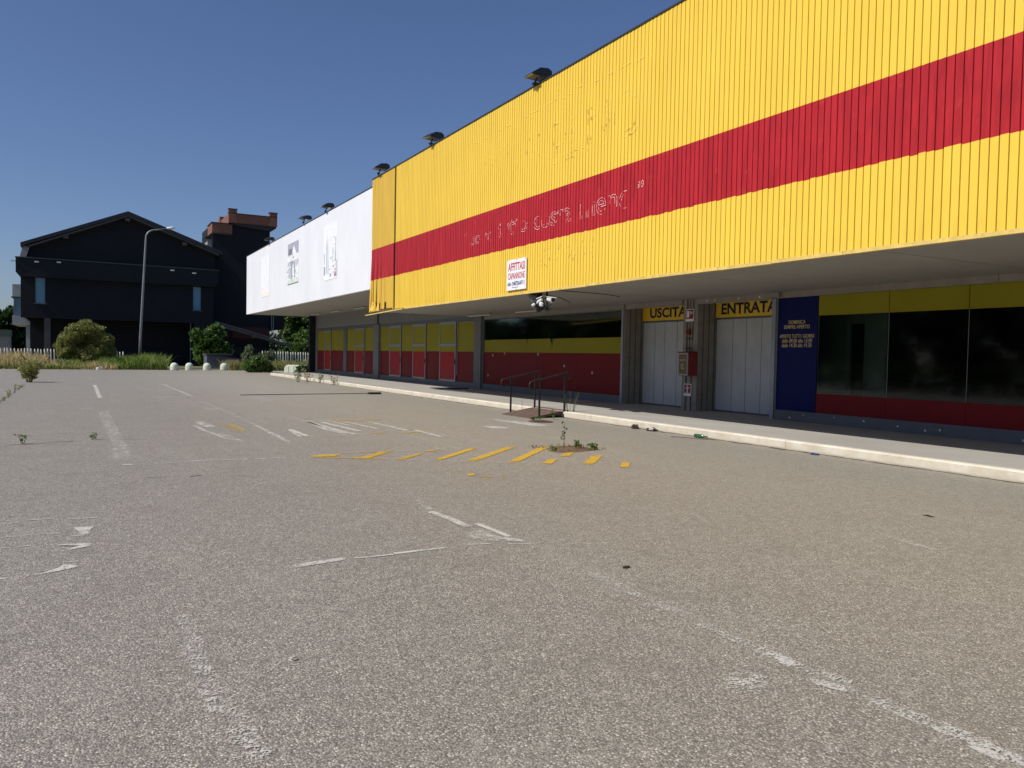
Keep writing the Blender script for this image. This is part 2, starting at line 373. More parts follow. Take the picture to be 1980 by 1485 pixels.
# ------------------------------------------------------------ ground
g = MB(); g.quad((-900,-500,-.03),(900,-500,-.03),(900,1400,-.03),(-900,1400,-.03))
o = g.build('ground', M['terrain']); o['kind'] = 'structure'; o['label'] = 'dry grassy ground beyond the car park'
g = MB(); g.add([(-45,-12,0),(11.5,-12,0),(11.5,54,0),(24,54,0),(24,66.3,0),(5.2,66.6,0),(-2,66.55,0),(-45,65.6,0)], [tuple(range(8))])
park = g.build('car_park', M['asphalt']); park['kind'] = 'structure'; park['label'] = 'worn pale grey asphalt car park with faded bays'
MARKS=[('white',0.75,0.120,[(0.42,48.32),(0.50,43.86)]),
('white',0.55,0.150,[(0.53,38.05),(0.54,27.92)]),
('white',0.80,0.260,[(0.50,22.18),(0.54,16.18),(0.55,14.18),(0.52,12.29)]),
('white',0.10,0.090,[(0.49,11.76),(0.62,11.74)]),
('white',0.10,0.100,[(0.50,16.81),(0.62,16.81)]),
('white',0.05,0.130,[(-0.79,22.43),(-0.55,22.38)]),
('white',0.10,0.130,[(-0.01,23.11),(0.28,23.22)]),
('white',0.75,0.120,[(4.39,63.00),(4.40,52.99)]),
('white',0.60,0.130,[(3.25,38.97),(3.27,34.13),(3.31,28.73)]),
('white',0.30,0.150,[(2.21,33.33),(3.28,33.62)]),
('white',0.25,0.150,[(2.10,28.36),(3.33,28.73)]),
('white',0.45,0.140,[(2.21,25.53),(3.26,25.26)]),
('white',0.70,0.110,[(3.24,25.27),(3.27,22.37),(3.24,18.87),(3.26,17.10)]),
('white',0.10,0.130,[(2.88,22.34),(3.31,22.48)]),
('white',0.60,0.120,[(3.23,17.11),(3.20,15.48),(3.16,13.75)]),
('white',0.60,0.250,[(2.26,18.33),(2.32,17.03)]),
('white',0.50,0.120,[(2.21,17.03),(2.41,17.04)]),
('white',0.80,0.200,[(2.29,15.62),(2.41,14.00)]),
('yellow',0.85,0.200,[(2.61,17.84),(2.71,16.58)]),
('yellow',0.60,0.150,[(2.58,16.14),(2.76,16.24)]),
('white',0.62,0.080,[(0.89,11.70),(1.54,11.83),(2.14,11.75),(2.66,11.77)]),
('white',0.60,0.100,[(6.81,48.30),(8.63,47.97)]),
('white',0.60,0.100,[(6.75,44.23),(7.43,44.72)]),
('white',0.75,0.120,[(6.48,36.04),(6.18,29.75)]),
('white',0.30,0.120,[(3.68,16.02),(3.69,14.67)]),
('white',0.35,0.100,[(4.37,17.92),(4.91,17.87)]),
('white',0.50,0.160,[(4.47,17.79),(4.49,16.55),(4.54,15.28),(4.60,14.87)]),
('white',0.45,0.160,[(4.73,17.51),(4.81,16.31),(4.87,15.25)]),
('white',0.20,0.070,[(4.31,14.71),(4.87,14.75)]),
('yellow',0.35,0.130,[(5.05,17.78),(5.67,17.92),(6.25,17.92)]),
('white',0.70,0.100,[(5.71,17.75),(5.91,16.21),(6.03,15.05)]),
('white',0.40,0.070,[(6.66,18.15),(7.06,18.10)]),
('white',0.60,0.070,[(7.73,18.09),(8.04,17.89)]),
('yellow',0.35,0.100,[(4.99,14.83),(5.28,14.85)]),
('white',0.30,0.060,[(5.45,14.80),(5.86,14.82)]),
('yellow',0.30,0.100,[(5.59,14.71),(6.11,14.74)]),
('white',0.20,0.070,[(6.55,14.89),(6.97,14.80)]),
('white',0.85,0.100,[(6.22,14.63),(6.17,13.54),(6.19,12.65)]),
('white',0.25,0,[(7.67,15.60),(8.03,15.58),(8.24,15.06),(8.01,14.86),(7.70,14.96)]),
('white',0.30,0,[(8.87,17.44),(9.09,16.70),(9.27,16.22),(9.40,15.08),(8.86,15.01),(8.78,15.95),(8.76,17.01)]),
('yellow',0.45,0,[(2.99,11.81),(3.23,11.90),(3.54,11.89),(3.38,11.62),(3.20,11.57),(3.03,11.68)]),
('yellow',0.30,0,[(3.56,11.28),(4.19,11.99),(4.38,11.95),(3.71,11.18)]),
('yellow',0.40,0,[(3.41,11.45),(3.63,11.43),(3.74,11.17),(3.54,11.24)]),
('yellow',0.35,0,[(4.02,10.98),(4.63,11.54),(4.87,11.70),(4.63,11.39),(4.11,10.86)]),
('yellow',0.30,0,[(4.81,11.78),(4.98,11.92),(5.12,11.87),(4.94,11.68)]),
('yellow',0.15,0,[(4.48,10.68),(5.82,12.03),(5.92,11.91),(4.58,10.60)]),
('yellow',0.12,0,[(4.85,10.39),(6.46,11.95),(6.69,11.93),(5.04,10.34)]),
('yellow',0.05,0,[(5.39,10.06),(7.10,11.85),(7.21,11.72),(5.54,9.98)]),
('yellow',0.15,0,[(5.83,9.79),(6.25,10.24),(6.42,10.22),(5.99,9.73)]),
('yellow',0.15,0,[(6.52,10.41),(6.90,10.82),(7.14,10.89),(6.69,10.35)]),
('yellow',0.05,0,[(6.39,9.54),(7.13,10.41),(7.33,10.33),(6.50,9.42)]),
('yellow',0.05,0,[(6.70,9.10),(7.12,9.56),(7.22,9.46),(6.81,9.00)]),
('white',0.80,0.050,[(3.59,11.96),(4.62,11.97),(5.83,12.06)]),
('white',0.75,0.050,[(3.40,11.43),(4.35,10.83),(5.24,10.22),(6.02,9.76)]),
('white',0.35,0.050,[(7.27,10.76),(7.38,10.69)]),
('white',0.30,0.040,[(7.26,10.24),(7.32,10.08)]),
('yellow',0.40,0,[(4.42,9.31),(4.58,9.37),(4.51,9.19),(4.35,9.12)]),
('yellow',0.40,0.050,[(4.51,9.07),(4.64,8.97)]),
('yellow',0.40,0.040,[(4.69,8.88),(4.80,8.84)]),
('yellow',0.85,0.050,[(4.32,9.70),(4.50,9.50)]),
('white',0.50,0.040,[(-0.62,8.14),(-0.55,8.15),(-0.48,8.19)]),
('white',0.35,0.030,[(-0.43,8.26),(-0.30,8.24),(-0.20,8.24)]),
('white',0.65,0.030,[(-0.11,8.17),(0.01,8.14),(0.14,8.14)]),
('white',0.30,0,[(-0.06,7.78),(0.11,7.76),(0.08,7.60),(0.07,7.41),(-0.00,7.41),(-0.03,7.60)]),
('white',0.50,0.030,[(-0.07,7.40),(0.04,7.41)]),
('white',0.45,0.025,[(-0.57,7.57),(-0.47,7.58),(-0.36,7.59),(-0.15,7.56)]),
('white',0.40,0.030,[(-0.43,7.17),(-0.34,7.18)]),
('white',0.60,0.020,[(-0.54,7.17),(-0.47,7.15)]),
('white',0.30,0,[(-0.23,7.13),(-0.05,7.13),(0.10,7.06),(0.06,6.96),(-0.10,6.87),(-0.09,6.94),(-0.00,7.03)]),
('white',0.20,0,[(-0.39,6.24),(-0.24,6.26),(-0.13,6.38),(-0.10,6.47),(0.02,6.41),(-0.00,6.33),(-0.24,6.21),(-0.38,6.19)]),
('white',0.50,0.030,[(-0.11,6.53),(-0.01,6.51)]),
('white',0.20,0.060,[(-0.47,6.21),(-0.46,6.24)]),
('white',0.85,0.070,[(0.51,4.94),(0.52,4.76),(0.52,4.52)]),
('white',0.88,0.120,[(0.52,4.52),(0.51,4.09),(0.52,3.71)]),
('white',0.70,0.160,[(0.53,3.69),(0.56,3.43),(0.57,3.23),(0.58,3.02)]),
('white',0.10,0,[(1.34,5.73),(1.38,5.79),(1.79,5.84),(1.81,5.79),(1.78,5.75),(1.43,5.69),(1.34,5.68)]),
('white',0.50,0.035,[(1.81,5.77),(1.92,5.76),(2.13,5.76)]),
('white',0.35,0.060,[(2.14,5.78),(2.32,5.79)]),
('white',0.60,0.050,[(2.32,5.79),(2.57,5.79)]),
('white',0.45,0.030,[(2.78,5.81),(2.97,5.76)]),
('white',0.50,0.025,[(3.11,5.70),(3.31,5.59)]),
('white',0.45,0.100,[(3.03,7.20),(3.07,6.85),(3.08,6.42)]),
('white',0.80,0.100,[(3.16,7.83),(3.05,7.23)]),
('white',0.35,0.070,[(3.20,6.52),(3.22,6.26),(3.23,5.92)]),
('white',0.10,0,[(3.18,5.94),(3.29,5.80),(3.27,5.71),(3.15,5.78),(3.13,5.88)]),
('white',0.50,0,[(2.93,6.22),(3.13,6.27),(3.15,6.06),(3.18,5.82),(3.02,5.81),(2.89,5.98)]),
('white',0.72,0.100,[(3.21,4.65),(3.23,4.42),(3.20,4.14)]),
('white',0.75,0.100,[(3.20,4.14),(3.20,3.82),(3.23,3.59)]),
('white',0.72,0.110,[(3.21,3.53),(3.21,3.28),(3.20,3.03)]),
('white',0.66,0.120,[(3.21,3.05),(3.21,2.87),(3.19,2.69)]),
('white',0.66,0.100,[(3.20,2.70),(3.23,2.61),(3.28,2.52)]),
('white',0.55,0,[(3.13,2.66),(3.22,2.54),(3.25,2.41),(3.15,2.45),(3.09,2.59)]),
('white',0.78,0.120,[(3.23,2.39),(3.21,2.24),(3.22,2.05)]),
('white',0.68,0.140,[(3.23,2.06),(3.23,1.93),(3.22,1.81),(3.22,1.68)]),
('white',0.70,0.090,[(6.36,4.58),(6.29,4.27),(6.24,4.03)]),
('white',0.80,0.070,[(6.24,4.03),(6.27,3.74)]),
('white',0.60,0,[(4.35,2.73),(4.43,2.70),(4.42,2.64),(4.33,2.65)]),
('white',0.86,0.300,[(2.77,2.83),(2.87,2.67)]),
('crack',0.00,0.030,[(-1.05,14.74),(-0.80,14.78),(-0.66,14.80),(-0.44,14.93),(-0.11,15.07)]),
('crack',0.00,0.018,[(0.19,15.09),(0.46,15.07),(1.04,14.95)]),
('crack',0.00,0.030,[(-2.02,36.41),(-2.01,29.84),(-1.98,26.32)]),
('crack',0.00,0.020,[(2.80,30.17),(3.11,27.77)]),
('crack',0.00,0.012,[(0.70,10.48),(0.86,10.46),(1.04,10.42)]),
('crack',0.00,0.030,[(1.18,10.37),(1.25,10.38),(1.33,10.40)]),
('white',0.45,0.100,[(5.23,17.47),(5.33,16.57),(5.39,15.66)]),
('white',0.55,0.120,[(5.75,17.22),(5.82,15.97),(5.84,15.15)]),
('white',0.40,0.080,[(4.95,17.96),(5.01,17.43),(5.08,16.55)]),
('white',0.50,0.080,[(5.41,15.28),(5.84,15.36),(6.21,15.29)]),
('white',0.50,0.140,[(6.01,15.10),(6.02,14.42),(6.00,13.77)]),
('white',0.50,0.080,[(3.64,15.83),(3.55,14.57)]),
('white',0.55,0.120,[(4.46,17.69),(4.36,15.81),(4.47,14.92),(4.65,14.79)]),
('white',0.60,0.100,[(2.90,18.55),(3.33,18.51)]),
('white',0.65,0.100,[(2.07,17.45),(2.11,16.28),(2.28,14.54)]),
('yellow',0.60,0.100,[(2.78,17.42),(2.81,15.91)]),
('white',0.65,0.050,[(8.29,15.22),(8.72,15.00)]),
('yellow',0.55,0.070,[(3.00,11.66),(3.43,11.42),(3.94,11.10)]),
('yellow',0.60,0.070,[(3.55,11.93),(3.93,11.94),(4.37,11.98)]),
]

PAINT = {}
def paint(kind, wear):
    if kind == 'crack': return M['crack']
    k = (kind, round(wear*5)/5)
    if k not in PAINT:
        PAINT[k] = make_paint(f'{kind}_road_paint', {'white': (.62,.60,.54), 'yellow': (.66,.42,.05), 'stain': (.15,.135,.115)}[kind], k[1])
    return PAINT[k]
mz = {'white': .004, 'yellow': .006, 'crack': .0025, 'stain': .0012}
for i, (kind, wear, wd, pts) in enumerate(MARKS):
    if 0 < wd < .07: wear *= .7
    elif wear < .6 and wd: wear *= .8
    elif kind == 'white' and not wd: wear = max(wear, .3)+.12
    z = mz[kind]+(i % 7)*.0002
    me = bpy.data.meshes.new('m'); V = []; F = []; UV = []
    if wd:
        P_ = [Vector((*p, 0)) for p in pts]; fine = [P_[0]]
        for a, b in zip(P_, P_[1:]):
            n = max(1, int((b-a).length/.5))
            fine += [a.lerp(b, (k+1)/n) for k in range(n)]
        for k, p in enumerate(fine):
            d = (fine[min(k+1, len(fine)-1)]-fine[max(k-1, 0)]).normalized(); s_ = Vector((-d.y, d.x, 0))
            q = p + s_*random.uniform(-.006, .006)*(6 if kind == 'crack' else 1)
            hw = wd/2*(random.uniform(.4, 1.3) if kind == 'crack' else 1)
            for m_ in (-1, 0, 1): V.append((q.x+s_.x*hw*m_, q.y+s_.y*hw*m_, z)); UV.append((0 if m_ else 1, 0))
        for k in range(len(fine)-1):
            a = k*3; F += [(a, a+3, a+4, a+1), (a+1, a+4, a+5, a+2)]
    else:
        c = sum((Vector((*p, 0)) for p in pts), Vector())/len(pts)
        V.append((c.x, c.y, z)); UV.append((1, 0))
        for p in pts: V.append((p[0], p[1], z)); UV.append((.0, 0))
        n = len(pts); F = [(0, 1+k, 1+(k+1) % n) for k in range(n)]
    nm = {'white': 'parking_line', 'yellow': 'yellow_stripe', 'crack': 'crack', 'stain': 'dark_stain'}[kind]
    me.from_pydata(V, [], F); me.name = nm
    uvl = me.uv_layers.new(name='UVMap')
    for lp in me.loops: uvl.data[lp.index].uv = UV[lp.vertex_index]
    for p in me.polygons:
        if p.normal.z < 0: p.flip()
    me.materials.append(paint(kind, wear)); place(bpy.data.objects.new(nm, me), park)

gd = make_paint('gutter_dirt', (.10,.075,.05), .25)
me = bpy.data.meshes.new('gutter_dirt'); V = []; F = []; UV = []
for k in range(260):
    yy = -8+k*.235; wd = .05+.10*random.random()**2
    V += [(10.93,yy,.0035),(10.93-wd*.4,yy,.0035),(10.93-wd,yy,.0035)]; UV += [(1,0),(.7,0),(0,0)]
    if k: a = (k-1)*3; F += [(a,a+3,a+4,a+1),(a+1,a+4,a+5,a+2)]
me.from_pydata(V, [], F); uvl = me.uv_layers.new(name='UVMap')
for lp in me.loops: uvl.data[lp.index].uv = UV[lp.vertex_index]
for p in me.polygons:
    if p.normal.z < 0: p.flip()
me.materials.append(gd); place(bpy.data.objects.new('gutter_dirt', me), park)['kind'] = 'stuff'
# pavement along the shop fronts: slabs behind a pale kerb
HP = .159
pv = bpy.data.objects.new('pavement', None); COL.objects.link(pv); pv['kind'] = 'structure'; pv['label'] = 'raised concrete pavement under the canopy'
js = [-9, -2, 3.85, 9.92, 16.0, 22.9, 29.78, 36.6, 43.4, 48.6, 53.15]
for a, b in zip(js, js[1:]):
    k = MB(); y1 = b-.006
    k.add([(10.94,a,0),(11.08,a,0),(11.08,y1,0),(10.94,y1,0),(10.925,a,HP-.02),(10.955,a,HP+.004),(11.08,a,HP+.004),(11.08,y1,HP+.004),(10.955,y1,HP+.004),(10.925,y1,HP-.02)],
          [(0,3,9,4),(4,9,8,5),(5,8,7,6),(0,4,5,6,1),(3,2,7,8,9)])
    k.build('kerb_stone', M['kerb'], pv)
for a, b in zip(js[::2]+[53.15], (js[::2]+[53.15])[1:]):
    if b-a < .1: continue
    k = MB()
    if b > 53: k.prism([(11.08,a),(16.2,a),(16.2,56.8),(11.08,53.15)], -.02, HP)
    else: k.prism([(11.08,a),(16.2,a),(16.2,b-.008),(11.08,b-.008)], -.02, HP)
    k.build('pavement_slab', M['concrete'], pv)

# ------------------------------------------------------------ text
def text_obj(name, body, X, ya, yb, z0, z1, mat_, parent, bold=0, sgn=0.0):
    """flat lettering on a face that looks towards -X; ya = left end, yb = right end"""
    cu = bpy.data.curves.new('t', 'FONT'); cu.body = body; cu.size = 1; cu.offset = bold; cu.fill_mode = 'FRONT'; cu.resolution_u = 3
    to = bpy.data.objects.new('t', cu); me = bpy.data.meshes.new_from_object(to)
    bpy.data.objects.remove(to); co = np.empty(len(me.vertices)*3); me.vertices.foreach_get('co', co); co = co.reshape(-1, 3)
    lo, hi = co.min(0), co.max(0)
    u = (co[:,0]-lo[0])/(hi[0]-lo[0]); v = (co[:,1]-lo[1])/(hi[1]-lo[1])
    out = np.stack([np.full(len(u), X), ya+(yb-ya)*u, z0+(z1-z0)*v+sgn*u], 1)
    me.vertices.foreach_set('co', out.ravel()); me.name = name; me.materials.clear(); me.materials.append(mat_); me.update()
    return place(bpy.data.objects.new(name, me), parent)

# ------------------------------------------------------------ the warehouse
wh = thing('warehouse', 'long warehouse shop with yellow and red ribbed canopy front beside the car park', 'building', (14.65, 30, 0))
P = .1215; Z0, Z1 = 3.2, 8.312; Y1 = 30.02
def rib(name, ya, yb, mat_, z0=Z0, z1=Z1, lean=None, x=10.0):
    """one folded cladding strip; the fold at its edge makes the dark joint"""
    g_ = .021; zs = [z0, z1] if lean is None else [z0, z0+.18, z0+.5, z0+.9, z0+1.6, z0+2.1, z1]
    V = []; F = []
    for z in zs:
        dx = dy = 0
        if lean: dx, dy = lean(z)
        for (px, py) in ((.040, ya+.007), (.010, ya+.008), (.0, ya+.011), (.008, yb-.002), (.040, yb)):
            V.append((x+px+dx, py+dy, z))
    for r_ in range(len(zs)-1):
        for k in range(4):
            a = r_*5+k; F.append((a, a+5, a+6, a+1))
    n = len(zs)-1; F.append((0, 1, 2, 3, 4)); F.append(tuple(n*5+q for q in (4, 3, 2, 1, 0)))
    me = bpy.data.meshes.new(name); me.from_pydata(V, [], F); me.materials.append(mat_); return me
base_me = rib('cladding_panel', 0, P, M['clad'])
y = Y1-22*P; n_pan = 0
while y > -4.2:
    o = bpy.data.objects.new('cladding_panel', base_me); o.location = (random.uniform(-.0015,.0015), y-P, 0); COL.objects.link(o); o.parent = wh
    o.matrix_parent_inverse = wm(wh).inverted(); y -= P; n_pan += 1
for i in range(21):                      # the older, knocked-about strips at the far end
    ya = Y1-(i+1)*P; yb = ya+P
    hit = max(0, 1-i/15)
    tw = random.uniform(-.5, .5)
    def lean(z, h=hit, i=i, tw=tw):
        q = max(0, (5.3-z)/2.1)
        return (-.05*q*h*(1+.8*math.sin(i*1.7)), (.10 if i < 3 else .05 if i < 6 else 0)*q*(1.0)+.02*q*q*h*tw)
    gapk = {2: .02, 5: .02, 9: .02, 20: .085}.get(i, 0)
    me = rib('cladding_panel', ya+gapk*.5, yb, M['clad_old'] if i < 20 else M['clad'], Z0-(.02 if i < 6 else 0)+random.uniform(-.02,.03)*hit, Z1, lean)
    place(bpy.data.objects.new('cladding_panel', me), wh)
g = MB()                                  # torn, folded sheet ends at the far bottom corner
for (yy, zz, dx, h_) in ((29.75,3.22,-.10,.34),(29.45,3.2,-.14,.30),(29.15,3.2,-.05,.26)):
    g.quad((9.97,yy,zz+h_),(9.97,yy-.1,zz+h_),(9.97+dx,yy-.13,zz-.02),(9.97+dx,yy+.02,zz+.03))
    g.quad((9.97,yy-.1,zz+h_),(9.99,yy-.2,zz+h_*.8),(10.02,yy-.2,zz),(9.97+dx,yy-.13,zz-.02))
g.build('torn_sheet', M['clad_old'], wh)
g = MB()
for yy in (29.62, 29.3, 28.9, 28.3): g.box(9.96,9.985, yy-.04, yy+.04, 3.22, 3.22+random.uniform(.15,.3))
g.box(9.975,9.99, 27.6, 29.9, 3.215, 3.245)
g.build('torn_gap', M['dark_void'], wh)
g = MB(); g.box(10.055,10.11,-4.2,27.45,3.22,8.29); g.box(10.055,10.11,27.40,29.99,3.22,8.29); g.build('backing_board', M['dark_void'], wh)
MB().box(9.985,10.35,-4.2,30.02,8.316,8.352).build('coping', M['coping'], wh)
tj = [-4.2,-1.6,1.4,4.7,8.083,9.473,10.714,12.543,14.9,17.4,20.278]
for a, b in zip(tj, tj[1:]):
    dz = random.uniform(-.004,.004)
    g = MB(); g.box(9.975,9.992,a+.003,b-.003,3.155+dz,3.212+dz); g.box(9.992,10.06,a+.003,b-.003,3.155+dz,3.168+dz); g.build('bottom_trim', M['trim'], wh)
MB().box(9.98,9.995,20.29,26.4,3.150,3.20).build('bottom_trim', M['trim'], wh)
g = MB(); g.add([(9.90,26.3,3.13),(9.99,26.3,3.15),(9.99,30.05,3.06),(9.78,30.05,3.03),(9.90,26.3,3.17),(9.99,26.3,3.185),(9.99,30.05,3.09),(9.78,30.05,3.06)],
      [(0,3,2,1),(4,5,6,7),(0,1,5,4),(1,2,6,5),(2,3,7,6),(3,0,4,7)]); g.build('bottom_trim', M['trim'], wh)
# white far half of the front
V = []; F = []; yy = 30.02; k = 0
while yy < 57.45:
    w_ = min(.13, 57.45-yy)
    for z in (4.125, 8.135):
        V += [(10.166,yy,z),(10.166,yy+.010,z),(10.152,yy+.014,z),(10.152,yy+w_-.003,z),(10.166,yy+w_,z)]
    b = k*10; F += [(b+q, b+q+1, b+q+6, b+q+5) for q in range(4)]; k += 1; yy += .13
me = bpy.data.meshes.new('white_cladding'); me.from_pydata(V, [], F); me.materials.append(M['clad_white'])
for p in me.polygons:
    if p.normal.x > 0: p.flip()
o = place(bpy.data.objects.new('white_cladding', me), wh); o['kind'] = 'stuff'
g = MB(); g.box(10.17,10.3,30.02,57.45,4.126,8.13); g.box(10.3,14.9,57.35,57.45,4.14,8.13); g.build('canopy_end', M['clad_white'], wh)
MB().box(10.13,10.4,30.02,57.47,8.138,8.168).build('coping', M['coping'], wh)
# undersides
sj = [-4.2,-.9,3.4,7.70,12.2,16.56,20.4,25.2,29.98]
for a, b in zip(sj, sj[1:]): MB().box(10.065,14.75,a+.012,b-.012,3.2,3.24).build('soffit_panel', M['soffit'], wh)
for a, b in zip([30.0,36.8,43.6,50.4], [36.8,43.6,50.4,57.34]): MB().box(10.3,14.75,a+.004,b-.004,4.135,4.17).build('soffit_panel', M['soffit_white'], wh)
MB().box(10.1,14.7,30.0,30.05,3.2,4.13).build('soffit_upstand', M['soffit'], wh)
g = MB(); g.box(10.35,40,-4.2,56,7.5,7.7); g.box(39.8,40,-4.2,56,0,7.5); g.box(15.7,39.8,-4.2,-4.0,0,7.5); g.box(14.9,39.8,55.8,56,0,7.5); g.box(10.35,14.8,-4.2,-4.1,3.24,7.5)
g.box(14.75,39.8,-4.0,55.8,4.4,4.5); g.build('roof_and_rear_walls', M['clad_white'], wh)
# band above the far shop windows; ribbed between 30 and 42.2
MB().box(14.62,14.75,43.1,55.9,3.24,4.135).build('wall_band', M['band'], wh)
g = MB(); yy = 30.05
while yy < 42.2: g.box(14.62 if int(yy*1000) % 2 else 14.62,14.75,yy,min(42.2,yy+.19),3.22,4.135); g.box(14.64,14.75,yy+.19,yy+.22,3.22,4.135); yy += .22
o = g.build('wall_band', M['band'], wh); o['kind'] = 'stuff'
MB().box(14.62,14.72,42.2,43.1,3.22,4.135).build('wall_band', M['band'], wh)
MB().tube([(14.57,42.5,3.2),(14.57,42.5,4.13)],.035,8).build('downpipe', M['black'], wh)
# beam over the near shop windows
for a, b in ((-4.0,4.2),(4.2,8.45),(8.45,13.72),(13.80,16.4),(17.05,19.62),(19.70,29.3)):
    MB().box(14.60,14.75,a+.004,b-.004,3.052,3.198).build('ceiling_beam', M['beam'], wh)
# columns
for (ya, yb, m_) in ((42.23,43.1,'column'),(29.42,30.06,'column')):
    g = MB(); top = 3.2
    g.box(14.52,14.75,ya,yb,HP,3.197)
    for q in (.3, .62): g.box(14.512,14.53,ya+(yb-ya)*q,ya+(yb-ya)*q+.03,HP,3.19)
    g.build('column', M[m_], wh, bevel=.006)
MB().box(14.20,14.9,55.92,56.3,HP-.3,4.13).build('shaded_corner', M['bwall'], wh)  # building corner in shade; the shade is put in as black colour
g = MB(); g.box(14.60,14.68,55.45,55.92,HP,4.13); g.build('column', M['column'], wh)
XR = 15.31
def fluted(y0, y1, x0, x1, nm='stone_pier'):
    g = MB(); g.box(x0,x1,y0,y1,HP-.01,3.198); 
    n = max(2, round((x1-x0)/.22))
    for i in range(1, n): xx = x0+(x1-x0)*i/n; g.box(xx-.012,xx+.012,y0-.008,y0+.005,HP,3.19,1)
    m = max(2, round((y1-y0)/.2))
    for i in range(1, m): yy = y0+(y1-y0)*i/m; g.box(x0-.006,x0+.005,yy-.01,yy+.01,HP,3.19,1)
    return g.build(nm, [M['stone'], M['fascia_dark']], wh)
fluted(16.44,17.03,14.65,15.45); fluted(19.66,19.72,14.60,15.45)
fluted(13.62,13.76,14.62,15.45,'stone_pier')
MB().box(14.58,14.66,19.70,19.80,HP,3.05).build('window_post', M['alu'], wh)
MB().box(14.57,14.62,13.64,13.76,HP,3.05).build('window_post', M['alu'], wh)

# shop windows -------------------------------------------------
def bay(ya, yb, name='shop_window'):
    """sill, head and posts of one bay between ya (near) and yb (far)"""
    f = MB(); f.box(14.61,14.72,ya,yb,.385,.40); f.box(14.60,14.74,ya,yb,HP-.005,.375); f.box(14.585,14.60,ya,yb,.345,.385)
    o_ = f.build('window_sill', M['alu_dark'], wh)
    return o_
def film(y0, y1, z0, z1, m_, x=14.64, nm='window_film', lab=None, t_=.025):
    o_ = MB().box(x,x+t_,y0,y1,z0,z1).build(nm, M[m_], wh)
    if lab: o_['label'] = lab
    return o_
def far_bay(ya, yb, doors, skip=()):
    bay(ya, yb)
    MB().box(14.615,14.73,ya,yb,3.05,3.22).build('window_head', M['alu_dark'], wh)
    edges = [ya+.03]+[v for d in sorted(doors) for v in d]+[yb-.03]
    for a, b in zip(edges[::2], edges[1::2]):
        n = max(1, round((b-a)/1.9))
        for i in range(n):
            p, q = a+(b-a)*i/n+.015, a+(b-a)*(i+1)/n-.015
            film(p, q, .41, 1.712, 'film_r', nm='red_film'); film(p, q, 1.72, 3.045, 'film_y', nm='yellow_film')
            if i: MB().box(14.63,14.67,p-.03,p,.4,3.05).build('mullion', M['alu_dark'], wh)
    for (a, b) in doors:
        d = MB(); e = .075
        d.box(14.59,14.63,a,a+e,.34,3.06); d.box(14.59,14.63,b-e,b,.34,3.06)
        d.box(14.592,14.632,a+e,b-e,.34,.46); d.box(14.592,14.632,a+e,b-e,2.95,3.06); d.box(14.592,14.632,a+e,b-e,1.96,2.08)
        fr = d.build('glazed_door', M['alu'], wh, bevel=.004)
        for z0, z1, m_, nm in ((.46,1.71,'film_r2','red_film'),(1.712,1.96,'film_y','yellow_film'),(2.08,2.95,'film_y','yellow_film')):
            MB().box(14.61,14.625,a+e,b-e,z0,z1).build(nm, M[m_], fr)
        h = MB(); h.box(14.56,14.59,a+.02,a+.05,1.15,1.35); h.build('handle', M['black'], fr)
far_bay(43.1, 55.45, [(45.05,46.76),(52.0,53.6)])
far_bay(30.06, 42.23, [(32.05,33.84),(35.53,37.22),(38.9,40.62)])
MB().box(14.60,14.612,48.45,49.15,.42,3.04).build('peeled_strip', M['alu_dark'], wh)
for yy in (44.78, 31.9): MB().box(14.60,14.615,yy-.02,yy+.02,.7,3.04).build('mullion', M['alu'], wh)
MB().box(14.60,14.615,30.3,31.9,2.99,3.02).build('mullion', M['alu'], wh)
# the wide window with a dark pane on top
bay(19.80, 29.42)
g = MB(); g.box(14.60,14.70,29.30,29.42,.40,3.05); g.box(14.61,14.66,19.80,29.30,3.02,3.05); g.build('window_frame', M['alu_dark'], wh)
for i in range(4):
    a = 19.80+i*2.375; b = a+2.375
    film(a+.004, b-.004, .40, 1.70, 'film_r', nm='red_film')
for a, b in ((19.80,23.6),(24.55,29.28)): film(a, b, 1.704, 2.205, 'film_y', nm='yellow_film')
g = MB()                                     # torn part of the yellow film
for poly in ([(23.6,1.704),(23.6,2.205),(23.36,2.205)],): pass
g.add([(14.64,23.604,1.704),(14.64,24.546,1.704),(14.64,24.546,2.205),(14.64,24.10,2.205),(14.64,23.97,2.02),(14.64,23.94,1.80),(14.64,23.92,2.05),(14.64,23.72,2.205),(14.64,23.604,2.205)],[(0,8,7,6,5,4,3,2,1)])
g.build('yellow_film', M['film_y'], wh)
MB().add([(14.632,25.74,2.206),(14.632,25.68,2.206),(14.632,25.71,1.98)],[(0,1,2)]).build('torn_film_gap', M['dark_void'], wh)
for i in range(3): MB().box(14.652,14.662,19.80+i*3.167+.005,19.80+(i+1)*3.167-.005,2.21,3.02).build('window_pane', M['glass'], wh)
MB().box(14.70,14.72,19.8,29.3,.41,2.2).build('window_backing', M['interior'], wh)
g = MB()
for yy, zz in ((28.5,1.58),(27.5,1.66),(24.9,1.64),(23.1,1.25),(21.4,1.06),(28.9,.75)): MB().box(14.628,14.638,yy-.025,yy+.025,zz-.035,zz+.045).build('paint_chip', M['spot'], wh)
